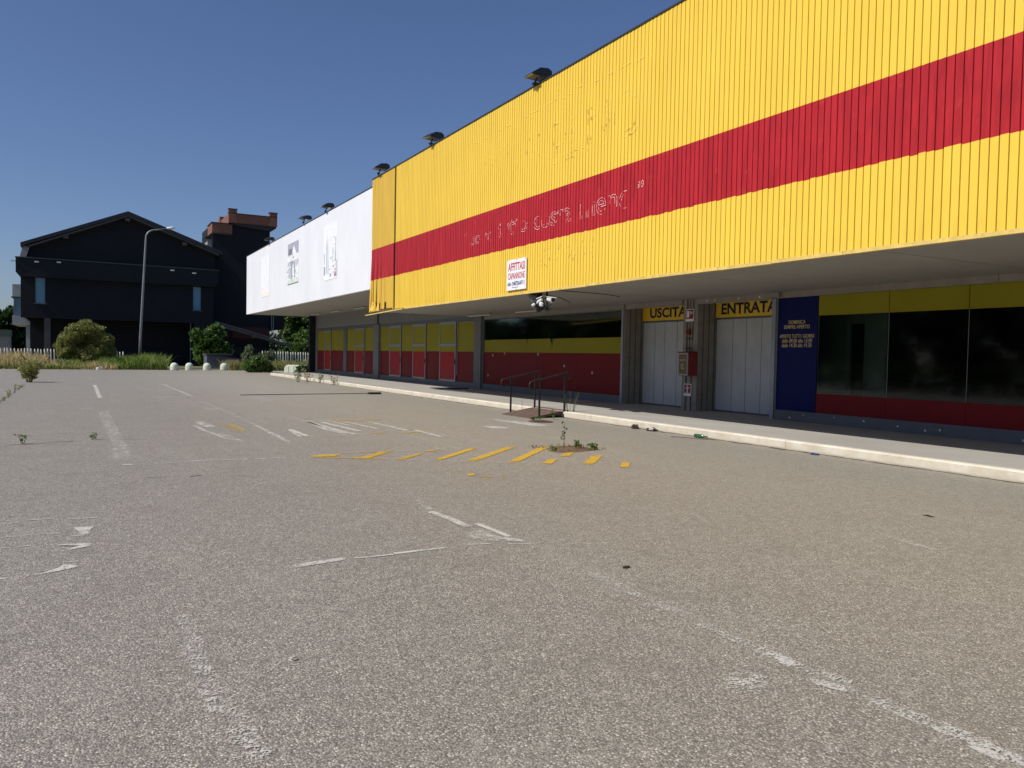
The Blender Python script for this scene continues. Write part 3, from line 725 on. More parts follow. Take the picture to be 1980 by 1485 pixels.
# near windows
bay(-4.0, 13.62)
MB().box(14.635,14.66,12.46,13.62,.40,3.052).build('blue_panel', M['film_b'], wh)
my = [12.45,10.67,8.99,7.25,5.5,3.7,1.9,.1,-1.9,-3.98]
for b, a in zip(my, my[1:]):
    film(a+.008, b-.008, 2.602, 3.048, 'film_y', nm='yellow_film'); film(a+.002, b-.002, .402, .838, 'film_r', nm='red_film')
    MB().box(14.652,14.662,a+.006,b-.006,.84,2.60).build('window_pane', M['glass'], wh)
for yy in my[1:-1]: MB().box(14.648,14.67,yy-.006,yy+.006,.84,2.60).build('glass_joint', M['column'], wh)
g = MB()
for yy in (13.15,12.75,11.9,11.15,10.35,9.75,9.45,7.9,7.2): MB().box(14.592,14.60,yy-.018,yy+.018,.27+.06*math.sin(yy*7),.31+.06*math.sin(yy*7)).build('paint_chip', M['spot'], wh)
# room behind the panes
g = MB(); g.box(15.45,24,-4,55.8,.14,.156); g.box(24,24.1,-4,55.8,.156,4.4); g.box(14.66,24,-4,55.8,3.26,3.3); g.box(14.72,24,13.70,13.8,.16,3.3)
g.box(14.72,24,19.76,19.9,.16,3.3); g.box(14.72,24,29.5,29.6,.16,3.3); g.box(15.42,15.5,13.8,19.76,.16,3.3)
g.build('interior', M['interior'], wh)
g = MB(); g.box(15.7,15.76,11.48,12.05,.16,3.25); g.box(15.7,15.76,12.42,13.7,.16,3.25); g.box(15.7,15.76,12.05,12.42,2.45,3.25); g.build('partition', M['int_wall'], wh)
g = MB(); g.box(15.66,15.70,12.40,12.49,.16,2.5); g.build('partition_frame', M['int_frame'], wh)
g = MB(); g.tube([(15.60,12.6,1.32),(15.60,12.3,1.32)], .014, 6); g.box(15.62,15.66,12.42,12.47,1.1,1.4); g.build('door_handle', M['int_frame'], wh)

# entrance recesses
def doors(edges, name):
    y0, y1 = min(edges), max(edges)
    for a, b in zip(edges, edges[1:]):
        lo, hi = sorted((a, b))
        g = MB(); g.box(XR,XR+.04,lo+.008,hi-.008,.20,2.66)
        o_ = g.build('door_leaf', M['door'], wh, bevel=.004)
    g = MB(); g.box(XR+.03,XR+.08,y0,y1,.18,2.70); g.build('door_recess', M['dark_void'], wh)
    g = MB(); g.box(XR-.01,XR+.03,y0,y1,HP,.198); g.box(XR-.01,XR+.03,y0,y1,2.665,2.705); g.build('door_track', M['alu_dark'], wh)
doors([19.64,19.07,18.61,18.05,17.52,17.04], 'exit'); doors([16.42,15.80,15.31,14.78,14.27,13.77], 'entry')
g = MB(); g.box(XR+.03,15.45,13.77,16.43,2.705,3.19); g.box(XR+.03,15.45,17.04,19.65,2.705,3.19); g.build('door_header', M['beam'], wh)
g = MB()
for yy in (16.06,15.75,14.9,14.2): MB().box(14.594,14.60,yy-.02,yy+.02,3.10,3.14).build('paint_chip', M['spot'], wh)
MB().box(14.50,14.60,13.5,13.78,3.07,3.19).build('shutter_box', M['beam'], wh)

for (nm, body, ya, yb, l0, l1, lab) in (('exit_sign','USCITA',19.65,17.04,19.29,17.62,'yellow board reading USCITA above the left pair of grey folding doors'),
                         ('entrance_sign','ENTRATA',16.43,13.77,16.22,14.26,'yellow board reading ENTRATA above the grey doors beside the blue panel')):
    o_ = MB().box(XR-.03,XR+.0,yb,ya,2.71,3.15).build(nm, M['sign_y']); tag(o_, lab, 'sign')
    text_obj('lettering', body, XR-.033, l0, l1, 2.79, 3.09, M['navy'], o_, bold=.032)
# opening hours
hrs = thing('opening_hours', 'gold opening hours lettering on the tall dark blue panel', 'lettering', (14.63,13,2.2))
for body, a, b, z in (('DOMENICA',13.29,12.80,2.43),('SEMPRE APERTO',13.43,12.675,2.32),('APERTO TUTTI I GIORNI',13.55,12.55,2.105),('dalle 09.00 alle 13.00',13.48,12.60,1.995),('dalle 14.30 alle 19.30',13.48,12.61,1.887)):
    text_obj('text_line', body, 14.631, a, b, z, z+(.085 if body[0] != 'd' else .09), M['gold'], hrs, bold=.004)

# lettering ghosts: lines of old glue where letters were taken off
def ghost(body, ya, yb, z0, z1, keep, wdt, mat_, name, X=9.99, seed=1, bold=0):
    r_ = random.Random(seed)
    cu = bpy.data.curves.new('t', 'FONT'); cu.body = body; cu.size = 1; cu.fill_mode = 'NONE'; cu.resolution_u = 6; cu.offset = bold
    to = bpy.data.objects.new('t', cu); me = bpy.data.meshes.new_from_object(to); bpy.data.objects.remove(to)
    co = np.array([v.co[:] for v in me.vertices]); lo, hi = co.min(0), co.max(0)
    P_ = [(ya+(yb-ya)*(c[0]-lo[0])/(hi[0]-lo[0]), z0+(z1-z0)*(c[1]-lo[1])/(hi[1]-lo[1])) for c in co]
    g = MB(); ed = [tuple(e.vertices) for e in me.edges]; bpy.data.meshes.remove(me)
    for a, b in ed:
        A, B = Vector(P_[a]), Vector(P_[b]); L = (B-A).length; n = max(1, int(L/.07))
        for i in range(n):
            p, q = A.lerp(B, i/n), A.lerp(B, (i+1)/n); m = (p+q)/2
            on = math.sin(m.x*8.3+seed)+math.sin(m.y*11.7+m.x*3.1+seed*2)+r_.uniform(-1.1,1.1)
            fold = (m.x/P) % 1
            if on < keep or fold < .12: continue
            d = (q-p).normalized(); s_ = Vector((-d.y, d.x))*wdt*r_.uniform(.3,.9)
            g.quad((X,p.x-s_.x,p.y-s_.y),(X,p.x+s_.x,p.y+s_.y),(X,q.x+s_.x*.7,q.y+s_.y*.7),(X,q.x-s_.x*.7,q.y-s_.y*.7))
    o_ = g.build(name, mat_, wh); o_['kind'] = 'stuff'; return o_
glue = simple('old_glue', (.86,.80,.74), .7); glue_y = simple('pale_glue_on_yellow', (.93,.72,.20), .6, var=.2, nscale=6)
glue_b = simple('brown_glue_spot', (.40,.27,.06), .7)
for body, a, b, z0, z1, kp in (('“',21.45,21.28,5.05,5.14,-.2),('dove',21.08,19.64,4.76,5.10,-.2),('tutto',19.27,17.68,4.76,5.14,-.3),('costa',17.32,15.62,4.72,5.10,-.4),('meno',15.23,13.33,4.69,5.05,-.7),('”',13.12,12.93,5.03,5.16,-1.2)):
    ghost(body, a, b, z0, z1, kp+.55, .007, glue, 'glue_lettering', seed=len(body)+int(a))
ghost('RENO', 16.46, 13.04, 6.18, 7.15, .45, .010, glue_y, 'glue_lettering', seed=3, bold=.02)
ghost('RENO', 16.46, 13.04, 6.18, 7.15, 1.35, .009, glue_b, 'glue_lettering', seed=9, bold=.02)
for m_, n_, sd in ((glue_y, 34, 5), (glue_b, 22, 6)):
    r9 = random.Random(sd); g = MB()
    for q in range(n_):
        if q % 3: ya, z_ = r9.uniform(14.3,17.0), r9.choice((3.78,3.9,4.02,4.15))+r9.uniform(-.03,.03)
        else: ya, z_ = r9.uniform(17,21), r9.uniform(6.3,7.1)
        L, w_, dy = r9.uniform(.02,.09), r9.uniform(.004,.009), r9.uniform(-.02,.02)
        g.quad((9.99,ya,z_),(9.99,ya+w_*2,z_),(9.99,ya+w_*2+dy,z_+L),(9.99,ya+dy,z_+L))
    g.build('glue_spot', m_, wh)['kind'] = 'stuff'
g = MB(); rr_ = random.Random(4); yy = 21.5
while yy > 12.95:
    L = rr_.uniform(.1,.35); z_ = 7.68+rr_.uniform(-.05,.05)
    if rr_.random() < .35: g.quad((9.99,yy,z_),(9.99,yy,z_+.012),(9.99,yy-L*.5,z_+.014),(9.99,yy-L*.5,z_+.002))
    yy -= L
g.build('glue_line', glue_y, wh)['kind'] = 'stuff'
# ------------------------------------------------------------ things on the front
sg = thing('rental_sign', 'white board reading AFFITTASI CAPANNONE hung on the yellow cladding', 'sign', (9.97,18.1,3.3))
g = MB(); g.box(9.955,9.98,17.62,18.66,3.284,4.085); g.build('board', M['white_sign'], sg, bevel=.004)
for body, z0, z1, a, b, m_, bo in (('AFFITTASI',3.79,4.00,18.58,17.69,'red_print',.018),('CAPANNONE',3.57,3.74,18.58,17.69,'red_print',.012),('info 3487264711',3.40,3.51,18.60,17.70,'blue_print',.02),('Silvio capannoni',3.345,3.365,18.36,18.02,'black',0)):
    if body.startswith('Silvio'):
        gg = MB(); 
        for q in range(9): gg.quad((9.952,18.36-q*.038,3.345),(9.952,18.36-q*.038,3.36+(q%3)*.003),(9.952,18.335-q*.038,3.36),(9.952,18.335-q*.038,3.345))
        gg.build('small_print', M['black'], sg)['kind'] = 'stuff'; continue
    text_obj('text_line', body, 9.952, a, b, z0, z1, M[m_], sg, bold=bo)
g = MB()
for yy, zz in ((18.13,4.07),(18.13,3.30),(18.62,4.06),(17.66,4.06)): g.lathe(0,0,0,[(.012,0),(.012,.006)],8).xf(Matrix.Translation((9.955,yy,zz)) @ Matrix.Rotation(R(-90),4,'Y'), len(g.v)-16)
g.build('screw', M['galv'], sg)

# floodlights on the coping
def floodlight(label, loc):
    t = thing('floodlight', label, 'floodlight', loc, 0, 'floodlights on the canopy edge')
    x, y, z = loc; x += .24; z += .02
    h = MB()   # wedge housing: thin towards the lot, deep over the roof
    hw = .20
    pr = [(-.45,.085),(-.43,.12),(-.20,.27),(.02,.29),(.12,.24),(.14,.12),(.02,.06)]
    h.add([(x+a,y-hw,z+b) for a,b in pr]+[(x+a,y+hw,z+b) for a,b in pr],
          [tuple(range(7))[::-1], tuple(range(7,14))]+[(i,(i+1)%7,7+(i+1)%7,7+i) for i in range(5)]+[(5,6,13,12)])
    h.quad((x-.45,y-hw,z+.085),(x-.45,y-hw+.03,z+.084),(x+.02,y-hw+.03,z+.06),(x+.02,y-hw,z+.06))
    h.quad((x-.45,y+hw-.03,z+.084),(x-.45,y+hw,z+.085),(x+.02,y+hw,z+.06),(x+.02,y+hw-.03,z+.06))
    h.quad((x-.45,y-hw+.03,z+.084),(x-.45,y+hw-.03,z+.084),(x-.45,y+hw-.03,z+.083),(x-.45,y-hw+.03,z+.083))
    h.build('housing', M['black'], t, bevel=.012)
    gl = MB(); gl.add([(x-.45,y-hw+.03,z+.083),(x-.45,y+hw-.03,z+.083),(x-.02,y+hw-.03,z+.064),(x-.02,y-hw+.03,z+.064),(x-.05,y-hw+.05,z+.10),(x-.42,y-hw+.05,z+.10),(x-.42,y+hw-.05,z+.10),(x-.05,y+hw-.05,z+.10)],
        [(0,3,2,1)]); gl.build('lamp_glass', M['lampglass'], t)
    x -= .24; z -= .02; b = MB(); b.tube([(x-.02,y,z-.06),(x+.05,y,z+.09)], .022, 8); b.box(x-.06,x+.03,y-.07,y+.07,z-.075,z-.04); b.box(x-.05,x-.0,y-.03,y+.03,z-.13,z-.04)
    b.build('bracket', M['black'], t)
    return t
f0 = floodlight('third floodlight on the yellow coping, nearest to the camera', (9.93,17.30,8.40))
ROOTF = (9.93,17.30,8.40)
for loc, rz, lab in (((9.93,23.95,8.42), .25, 'floodlight standing midway along the yellow coping edge'),
                     ((9.93,29.05,8.44), -.1, 'floodlight above the worn far end of the yellow cladding'),
                     ((10.08,37.0,8.24), -.15, 'nearer of two floodlights on the white canopy edge above the right faded poster'),
                     ((10.08,41.2,8.30), .35, 'tilted floodlight on the white canopy edge above the middle poster'),
                     ((10.08,49.9,8.24), -.3, 'farthest floodlight, in front of the black tower near the white canopy corner')):
    dup(f0, loc, rz, lab)

# camera cluster under the canopy edge
cc = thing('camera_mast', 'black drop mast under the yellow canopy edge carrying cameras beside the rental board', 'mount', (10.15,16.8,3.2))
g = MB(); g.tube([(10.12,16.84,3.2),(10.12,16.84,2.72)], .028, 8); g.tube([(10.12,16.84,2.78),(10.12,16.60,2.86)], .016, 6); g.box(10.07,10.17,16.79,16.90,2.70,2.76)
g.tube([(10.12,16.84,3.0),(10.12,17.15,3.0)], .018, 6); g.tube([(10.12,16.84,2.76),(10.10,16.72,2.70),(10.12,16.6,2.74)], .012, 6); g.build('mast', M['black'], cc)
cv = thing('security_camera', 'white tubular security camera on the right side of the black mast', 'camera', (10.12,16.6,2.9))
d = Vector((-.25,-.85,-.10)).normalized(); c0 = Vector((10.14,16.78,2.975)); c1 = c0+d*.44
g = MB(); g.tube([c0,c0+d*.40], .062, 14); g.box(-.068,.068,-.22,.27,.05,.068).xf(Matrix.Translation((c0+c1)/2) @ d.to_track_quat('Y','Z').to_matrix().to_4x4(), len(g.v)-8)
g.build('body', M['white_plastic'], cv, smooth=False, bevel=.006)
g = MB(); g.tube([c0+d*.392,c0+d*.412], .05, 14); g.build('lens', M['black'], cv)
g = MB(); g.tube([c0+d*.22+Vector((0,0,-.05)), (10.12,16.62,2.87)], .016, 8); g.build('bracket', M['white_plastic'], cv)
cv = thing('security_camera', 'slim white angled camera on the left side of the black mast', 'camera', (10.1,17.1,2.9))
a = Vector((10.06,16.98,2.98)); b = Vector((9.98,17.30,2.84)); g = MB(); g.tube([a,b], .036, 10); g.tube([a+Vector((0,0,.07)),b+Vector((0,.06,.11))], .012, 6)
g.build('body', M['white_plastic'], cv); g = MB(); g.lathe(10.06,17.0,2.80,[(.02,0),(.055,.02),(.06,.08),(.03,.11)],12); g.build('joint', M['white_plastic'], cv)
fl = thing('black_spotlight', 'square black spotlight hanging left of the cameras under the yellow edge', 'spotlight', (10.15,17.3,3.0))
Mx = Matrix.Translation((10.12,17.35,2.96)) @ Matrix.Rotation(R(25),4,'X') @ Matrix.Rotation(R(-30),4,'Y')
g = MB(); g.box(-.12,.12,-.22,.22,-.20,.15).xf(Mx); g.build('housing', M['black'], fl, bevel=.015)
g = MB(); g.box(-.13,-.12,-.19,.19,-.17,.12).xf(Mx); g.build('lens', M['fascia_dark'], fl)
g = MB(); g.tube([(10.14,17.28,3.2),(10.14,17.28,3.0)], .02, 6); g.box(10.06,10.20,17.2,17.4,3.08,3.19); g.build('bracket', M['black'], fl)
# cable under the soffit
g = MB(); g.tube([(10.3,16.6,3.19),(11.8,16.75,3.185),(12.6,17.2,3.19)], .008, 5); g.tube([(10.2,17.5,3.19),(11.6,18.6,3.188),(12.9,20.1,3.19)], .008, 5)
tag(g.build('soffit_cable', M['black']), 'thin black cables running under the soffit from the camera mast', 'cable')

# tube lights under the canopy
def tube_light(loc, label, L=1.25):
    t = thing('ceiling_light', label, 'light', loc, 0, 'tube lights under the canopy')
    x, y, z = loc
    MB().box(x-.05,x+.05,y-L/2,y+L/2,z-.045,z-.003).build('batten', M['beam'], t)
    MB().box(x-.075,x+.075,y-L/2-.02,y+L/2+.02,z-.085,z-.047).build('cover', M['white_strip'], t, bevel=.012)
    return t
tl = tube_light((13.78,28.05,3.2), 'tube light under the yellow canopy in front of the second column', 1.9)
for (loc, lab) in (((13.75,24.0,3.2),'tube light under the yellow canopy above the wide dark window'),
                   ((13.6,42.8,4.135),'tube light under the white canopy nearest the torn yellow corner'),
                   ((13.55,47.3,4.135),'middle tube light under the white canopy'),
                   ((13.5,51.8,4.135),'farthest tube light under the white canopy')): dup(tl, loc, 0, lab)

# cables and box on the pier between the doors
cb = thing('hose_cabinet', 'red hose cabinet with brown front on the pier between the two doors', 'cabinet', (14.5,16.6,1.4))
g = MB(); g.box(14.32,14.645,16.40,16.82,1.115,1.74); g.box(14.29,14.645,16.385,16.835,1.74,1.765); g.build('box', M['red_metal'], cb, bevel=.008)
g = MB(); 
for a_, b_, c_, d_ in ((16.41,16.45,1.125,1.73),(16.77,16.81,1.125,1.73),(16.45,16.77,1.69,1.73),(16.45,16.77,1.125,1.165)): g.box(14.305,14.318,a_,b_,c_,d_)
g.build('door_frame', M['alu'], cb); MB().box(14.308,14.316,16.45,16.77,1.165,1.69).build('door_plate', M['gold_plate'], cb)
text_obj('lettering', 'IDRANTE', 14.3065, 16.73, 16.50, 1.52, 1.555, M['spot'], cb)
g = MB(); pts = [(14.304,16.62+.05*math.cos(q),1.36+.07*math.sin(q)) for q in np.linspace(-2.6,2.4,12)]; g.tube(pts, .007, 5); g.tube([(14.304,16.66,1.44),(14.304,16.57,1.30)], .006, 5); g.build('hose_symbol', M['spot'], cb)
def pict_sign(name, label, y0, y1, z0, z1, shapes, foot):
    o_ = MB().box(14.615,14.625,y0,y1,z0,z1).build(name, M['white_sign']); tag(o_, label, 'sign')
    MB().box(14.611,14.6145,y0+.02,y1-.02,z0+foot,z1-.02).build('red_field', M['red_metal'], o_)
    g = MB()
    for (u0,u1,v0,v1) in shapes: g.box(14.607,14.6105,y1-(y1-y0)*u0,y1-(y1-y0)*u1,z0+(z1-z0)*v0,z0+(z1-z0)*v1)
    g.build('symbol', M['white_sign'], o_)
pict_sign('hydrant_sign', 'upper red and white hydrant sign on the pier above the red cabinet', 16.57,16.89,2.595,2.935, [(.16,.44,.32,.84),(.56,.62,.55,.85),(.66,.84,.66,.74),(.72,.78,.58,.82)], .07)
pict_sign('standpipe_sign', 'lower red sign with white T shaped figure under the red cabinet', 16.60,16.90,.558,.89, [(.43,.57,.28,.72),(.25,.75,.62,.70),(.44,.56,.76,.88),(.36,.64,.26,.31)], .075)
bl = thing('alarm_bell', 'small red alarm box on the pier under the upper sign', 'alarm', (14.6,16.75,2.3))
g = MB(); g.box(14.57,14.642,16.69,16.83,2.23,2.37); g.build('box', M['red_metal'], bl, bevel=.01); MB().box(14.56,14.57,16.72,16.79,2.27,2.34).build('face', M['black'], bl)
g = MB()
for yy, z0, z1 in ((16.86,1.77,3.19),(16.735,1.77,3.19),(16.61,2.1,3.19),(16.86,HP,1.1),(16.64,HP,1.1)): g.tube([(14.632,yy,z0),(14.632,yy,z1)], .008, 6)
for z in (2.12,1.86): g.box(14.60,14.63,16.64,16.87,z-.01,z+.012)
tag(g.build('conduit', M['black']), 'thin black conduits running down the pier between the doors', 'conduit')

# faded posters on the white front; each print is a flat picture of soft shapes
pc = {n: simple('poster_'+n, c, .6, var=.04) for n, c in dict(pale=(.86,.87,.88), sky=(.40,.40,.46), grey=(.55,.56,.60), mid=(.35,.37,.42), dark=(.20,.19,.23), blue=(.52,.60,.68), green=(.66,.74,.62), pink=(.70,.52,.52), peach=(.88,.80,.72), cream=(.90,.86,.78), lilac=(.80,.79,.86), rose=(.84,.74,.76), white=(.845,.85,.865)).items()}
def poster(label, y0, y1, z0, z1, shapes, base='pale'):
    t = thing('faded_poster', label, 'poster', (10.14,(y0+y1)/2,z0), 0, 'faded posters on the white canopy')
    MB().box(10.140,10.150,y1,y0,z0,z1).build('sheet', pc[base], t)
    by = {}
    for k, (c, pts) in enumerate(shapes): by.setdefault(c, []).append((k, pts))
    for c, lst in by.items():
        g = MB()
        for k, pts in lst:
            g.add([(10.139-.0004*k, y0+(y1-y0)*u, z0+(z1-z0)*v) for u, v in pts], [tuple(range(len(pts)))])
        g.build('printed_shape', pc[c], t)['kind'] = 'stuff'
def rect(u0, v0, u1, v1): return [(u0,v0),(u1,v0),(u1,v1),(u0,v1)]
rp = random.Random(11)
sh = [('pale', rect(0,.3,1,.62)), ('cream', rect(0,0,1,.18)), ('rose', rect(.05,.2,.3,.23))]
for i in range(22): u, v = rp.random()*.9, rp.uniform(.02,.42); sh.append((rp.choice(['peach','cream','lilac','pale','white']), rect(u,v,u+rp.uniform(.04,.2),v+rp.uniform(.01,.05))))
poster('almost blank poster with pale pink lower half, leftmost on the white canopy', 52.35,49.85,5.0,7.5, sh, 'white')
sh = [('sky', [(0,.70),(1,.70),(1,1),(0,1)]), ('dark', [(.05,.70),(.12,.86),(.42,.86),(.42,.72)]), ('white', [(.36,.7),(.58,.92),(.82,.7)]), ('white', rect(.36,.55,.82,.71)), ('grey', rect(0,.44,1,.55)), ('mid', rect(.3,.1,.44,.55)), ('mid', rect(.6,.12,.72,.5)), ('blue', rect(.1,.12,.28,.4)), ('green', rect(0,0,1,.1)), ('dark', [(0,-.02),(1,-.02),(1,.0),(0,.0)])]
for i in range(60): u, v = rp.random()*.92, rp.uniform(.04,.72); sh.append((rp.choice(['grey','mid','white','pale','dark','blue']), rect(u,v,u+rp.uniform(.02,.09),v+rp.uniform(.008,.05))))
poster('poster of a gabled house under a grey sky, middle one on the white canopy', 44.95,42.5,5.32,7.52, sh)
sh = [('blue', rect(.18,.12,.30,.60)), ('grey', [(.17,.58),(.25,.84),(.29,.58)]), ('mid', rect(.02,.1,.12,.26)), ('blue', [(.33,.1),(.36,.8),(.38,.1)]), ('grey', rect(.04,.3,.1,.5)), ('grey', rect(.9,.12,.98,.32)), ('green', [(.62,.3),(.68,.62),(.72,.3)]), ('grey', [(.8,.3),(.88,.75),(.92,.3)])]
for i in range(26): u, v = rp.uniform(.42,.9), rp.uniform(.02,.24); sh.append((rp.choice(['pink','mid','white','rose','dark']), rect(u,v,u+rp.uniform(.02,.1),v+rp.uniform(.01,.05))))
for i in range(26): u, v = rp.uniform(.5,.95), rp.uniform(.25,.75); sh.append((rp.choice(['green','grey','mid','white']), rect(u,v,u+rp.uniform(.01,.05),v+rp.uniform(.008,.03))))
poster('white poster with a blue grey spire and pink crowd, rightmost on the white canopy', 37.5,35.2,4.95,7.5, sh, 'white')

# ------------------------------------------------------------ ramp with rails
rp_ = thing('access_ramp', 'rusty steel access ramp with two dark handrails at the kerb', 'ramp', (10.5,18,0))
g = MB(); g.add([(9.88,18.66,.004),(9.92,17.22,.004),(11.12,17.28,.168),(11.12,18.92,.168),(9.88,18.66,.016),(9.92,17.22,.016),(11.12,17.28,.182),(11.12,18.92,.182)],[(0,3,2,1),(4,5,6,7),(0,1,5,4),(1,2,6,5),(2,3,7,6),(3,0,4,7)])
g.build('plate', M['rust'], rp_)
g = MB(); g.add([(10.1,17.25,.03),(11.1,17.28,.16),(11.1,17.28,.10),(10.1,17.25,.005),(10.1,17.28,.03),(11.1,17.31,.16),(11.1,17.31,.10),(10.1,17.28,.005)],[(0,1,2,3),(4,7,6,5),(3,2,6,7),(0,4,5,1)]); g.build('side_flange', M['rust'], rp_)
for yy, za, zb in ((18.76,.99,1.14),(17.24,.98,1.15)):
    rl = MB(); sx = (zb-za)/.75
    arc = [(10.2-.20-.10*math.sin(q), yy, za-.045*1-.10+.10*math.cos(q)) for q in np.linspace(0,math.pi,9)]
    arc2 = [(10.95+.09+.08*math.sin(q), yy, zb+.01-.08+.08*math.cos(q)) for q in np.linspace(0,math.pi,9)]
    pts = [(10.2,yy,za-.21)]+[(p[0],p[1],p[2]) for p in arc[::-1]]+[(10.2,yy,za),(10.95,yy,zb)]+arc2
    rl.tube(pts, .019, 8); h = rl.build('handrail', M['iron'], rp_, smooth=True)
    for xx, zt, zb_ in ((10.2,za,.0),(10.95,zb,.0)):
        MB().box(xx-.02,xx+.02,yy-.02,yy+.02,zb_,zt-.01).build('post', M['iron'], h)

# rusty manhole
g = MB(); g.lathe(9.66,16.25,.0,[(.30,.003),(.30,.014),(.27,.016),(0.02,.016)],20)
for q in range(-3,4): g.box(9.66-.2,9.66+.2,16.25+q*.06-.01,16.25+q*.06+.01,.016,.020)
tag(g.build('manhole_cover', M['rust']), 'flat rusty round cover in the asphalt in front of the ramp', 'manhole cover')

# ------------------------------------------------------------ litter
def blob(name, label, cat, loc, size, mat_, seed, n=2):
    r_ = random.Random(seed); import bmesh
    bm = bmesh.new(); bmesh.ops.create_icosphere(bm, subdivisions=3, radius=1)
    for v in bm.verts:
        c = v.co; k = 1+.35*math.sin(c.x*4+seed)*math.cos(c.y*5+seed*2)+.2*math.sin(c.z*7+c.x*3)+r_.uniform(-.06,.06)
        v.co = Vector((c.x*size[0]*k, c.y*size[1]*k, max(-.02, c.z*size[2]*k+size[2]*.6)))
    me = bpy.data.meshes.new(name); bm.to_mesh(me); bm.free(); me.materials.append(mat_)
    o_ = bpy.data.objects.new(name, me); COL.objects.link(o_); o_.location = loc; return tag(o_, label, cat)
blob('crumpled_rag', 'dark brown crumpled rag against the kerb right of the ramp', 'rag', (10.78,14.05,0), (.06,.11,.055), M['cloth_dark'], 2)
o_ = blob('crumpled_rag', 'black and white crumpled rag against the kerb between ramp and bottle', 'rag', (10.80,13.48,0), (.06,.14,.045), M['cloth_dark'], 5)
blob('fold', '', '', (10.77,13.46,.03), (.045,.07,.03), M['cloth_white'], 8)
f_ = bpy.data.objects[-1] if False else [q for q in bpy.data.objects if q.name.startswith('fold')][0]
for k_ in ('label','category'): del f_[k_]
f_.parent = o_; f_.matrix_parent_inverse = wm(o_).inverted()
bt = thing('glass_bottle', 'green glass bottle lying on its side by the kerb', 'bottle', (10.72,11.95,.04))
g = MB(); g.lathe(0,0,0,[(.034,0),(.037,.01),(.037,.16),(.030,.20),(.014,.235),(.013,.29),(.016,.295),(.016,.305)],14)
g.xf(Matrix.Translation((10.76,12.08,.042)) @ Matrix.Rotation(R(10),4,'Z') @ Matrix.Rotation(R(90),4,'X')); g.build('glass', M['bottle'], bt, smooth=True)
g = MB(); g.tube([(10.35,12.3,.012),(10.45,12.05,.02),(10.62,11.75,.012),(10.8,11.4,.02)], .006, 5); tag(g.build('bent_wire', M['iron']), 'thin dark bent wire beside the green bottle', 'wire')
blob('plastic_scrap', 'small blue plastic scrap at the foot of the kerb under the blue panel', 'scrap', (10.78,9.16,0), (.04,.09,.02), M['blue_scrap'], 3)
g = MB(); g.tube([(4.9,28.75,.03),(7.5,28.95,.035),(10.0,29.25,.03)], .013, 6); g.box(9.7,10.15,29.1,29.35,0,.07); tag(g.build('long_pole', M['iron']), 'long thin dark pole lying across the asphalt in front of the far windows', 'pole')
g = MB(); g.box(12.9,13.9,29.9,30.9,HP+.002,HP+.02); g.box(13.2,14.1,29.6,29.9,HP+.01,HP+.05); tag(g.build('flat_board', M['grey_mat']), 'dark flat board lying on the pavement by the second column', 'board')
blob('dirt_clod', 'dark twig of dirt on bare asphalt at the right', 'clod', (7.59,5.0,0), (.014,.05,.008), M['cloth_dark'], 4)
blob('dirt_clod', 'small dark clod on the asphalt right of the centre white line', 'clod', (3.55,4.69,0), (.03,.018,.01), M['cloth_dark'], 9)
blob('pale_pebble', 'single pale pebble on the open asphalt near the camera', 'pebble', (.94,3.97,0), (.018,.014,.012), M['pebble'], 6)
blob('paper_litter', 'white crumpled paper at the edge of the grass', 'litter', (1.25,66.2,0), (.28,.2,.12), M['white_sign'], 7)
# ------------------------------------------------------------ leaves
def leaf_mesh(name, C, S, mat_, seed=0, flat=0.0, asp=.55):
    """many small folded leaves: C = centres (n,3), S = sizes (n,)"""
    r_ = np.random.default_rng(seed); n = len(C)
    a = r_.normal(size=(n,3)); a[:,2] = a[:,2]*(1-flat)+.15; a /= np.linalg.norm(a, axis=1)[:,None]
    b = np.cross(a, r_.normal(size=(n,3))); b /= np.linalg.norm(b, axis=1)[:,None]
    S = S[:,None]
    v = np.stack([C-a*S*.5, C+b*S*asp*.5, C+a*S*.5, C-b*S*asp*.5], 1).reshape(-1,3)
    me = bpy.data.meshes.new(name); me.vertices.add(4*n); me.vertices.foreach_set('co', v.ravel())
    me.loops.add(4*n); me.loops.foreach_set('vertex_index', np.arange(4*n)); me.polygons.add(n)
    me.polygons.foreach_set('loop_start', np.arange(n)*4); me.polygons.foreach_set('loop_total', np.full(n, 4))
    me.materials.append(mat_); me.update(calc_edges=True); return me
def crown_pts(blobs, per, seed, shell=.55):
    r_ = np.random.default_rng(seed); out = []
    for (x,y,z,rx,ry,rz) in blobs:
        n = int(per*rx*ry**.5*rz); d = r_.normal(size=(n,3)); d /= np.linalg.norm(d, axis=1)[:,None]
        rad = shell+(1-shell)*r_.random(n)**.6
        lump = 1+.22*np.sin(d[:,0]*5+x*3)*np.cos(d[:,2]*6+y)+.12*np.sin(d[:,1]*11+z*5)
        out.append(np.array([x,y,z])+d*(rad*lump)[:,None]*np.array([rx,ry,rz]))
    return np.concatenate(out)
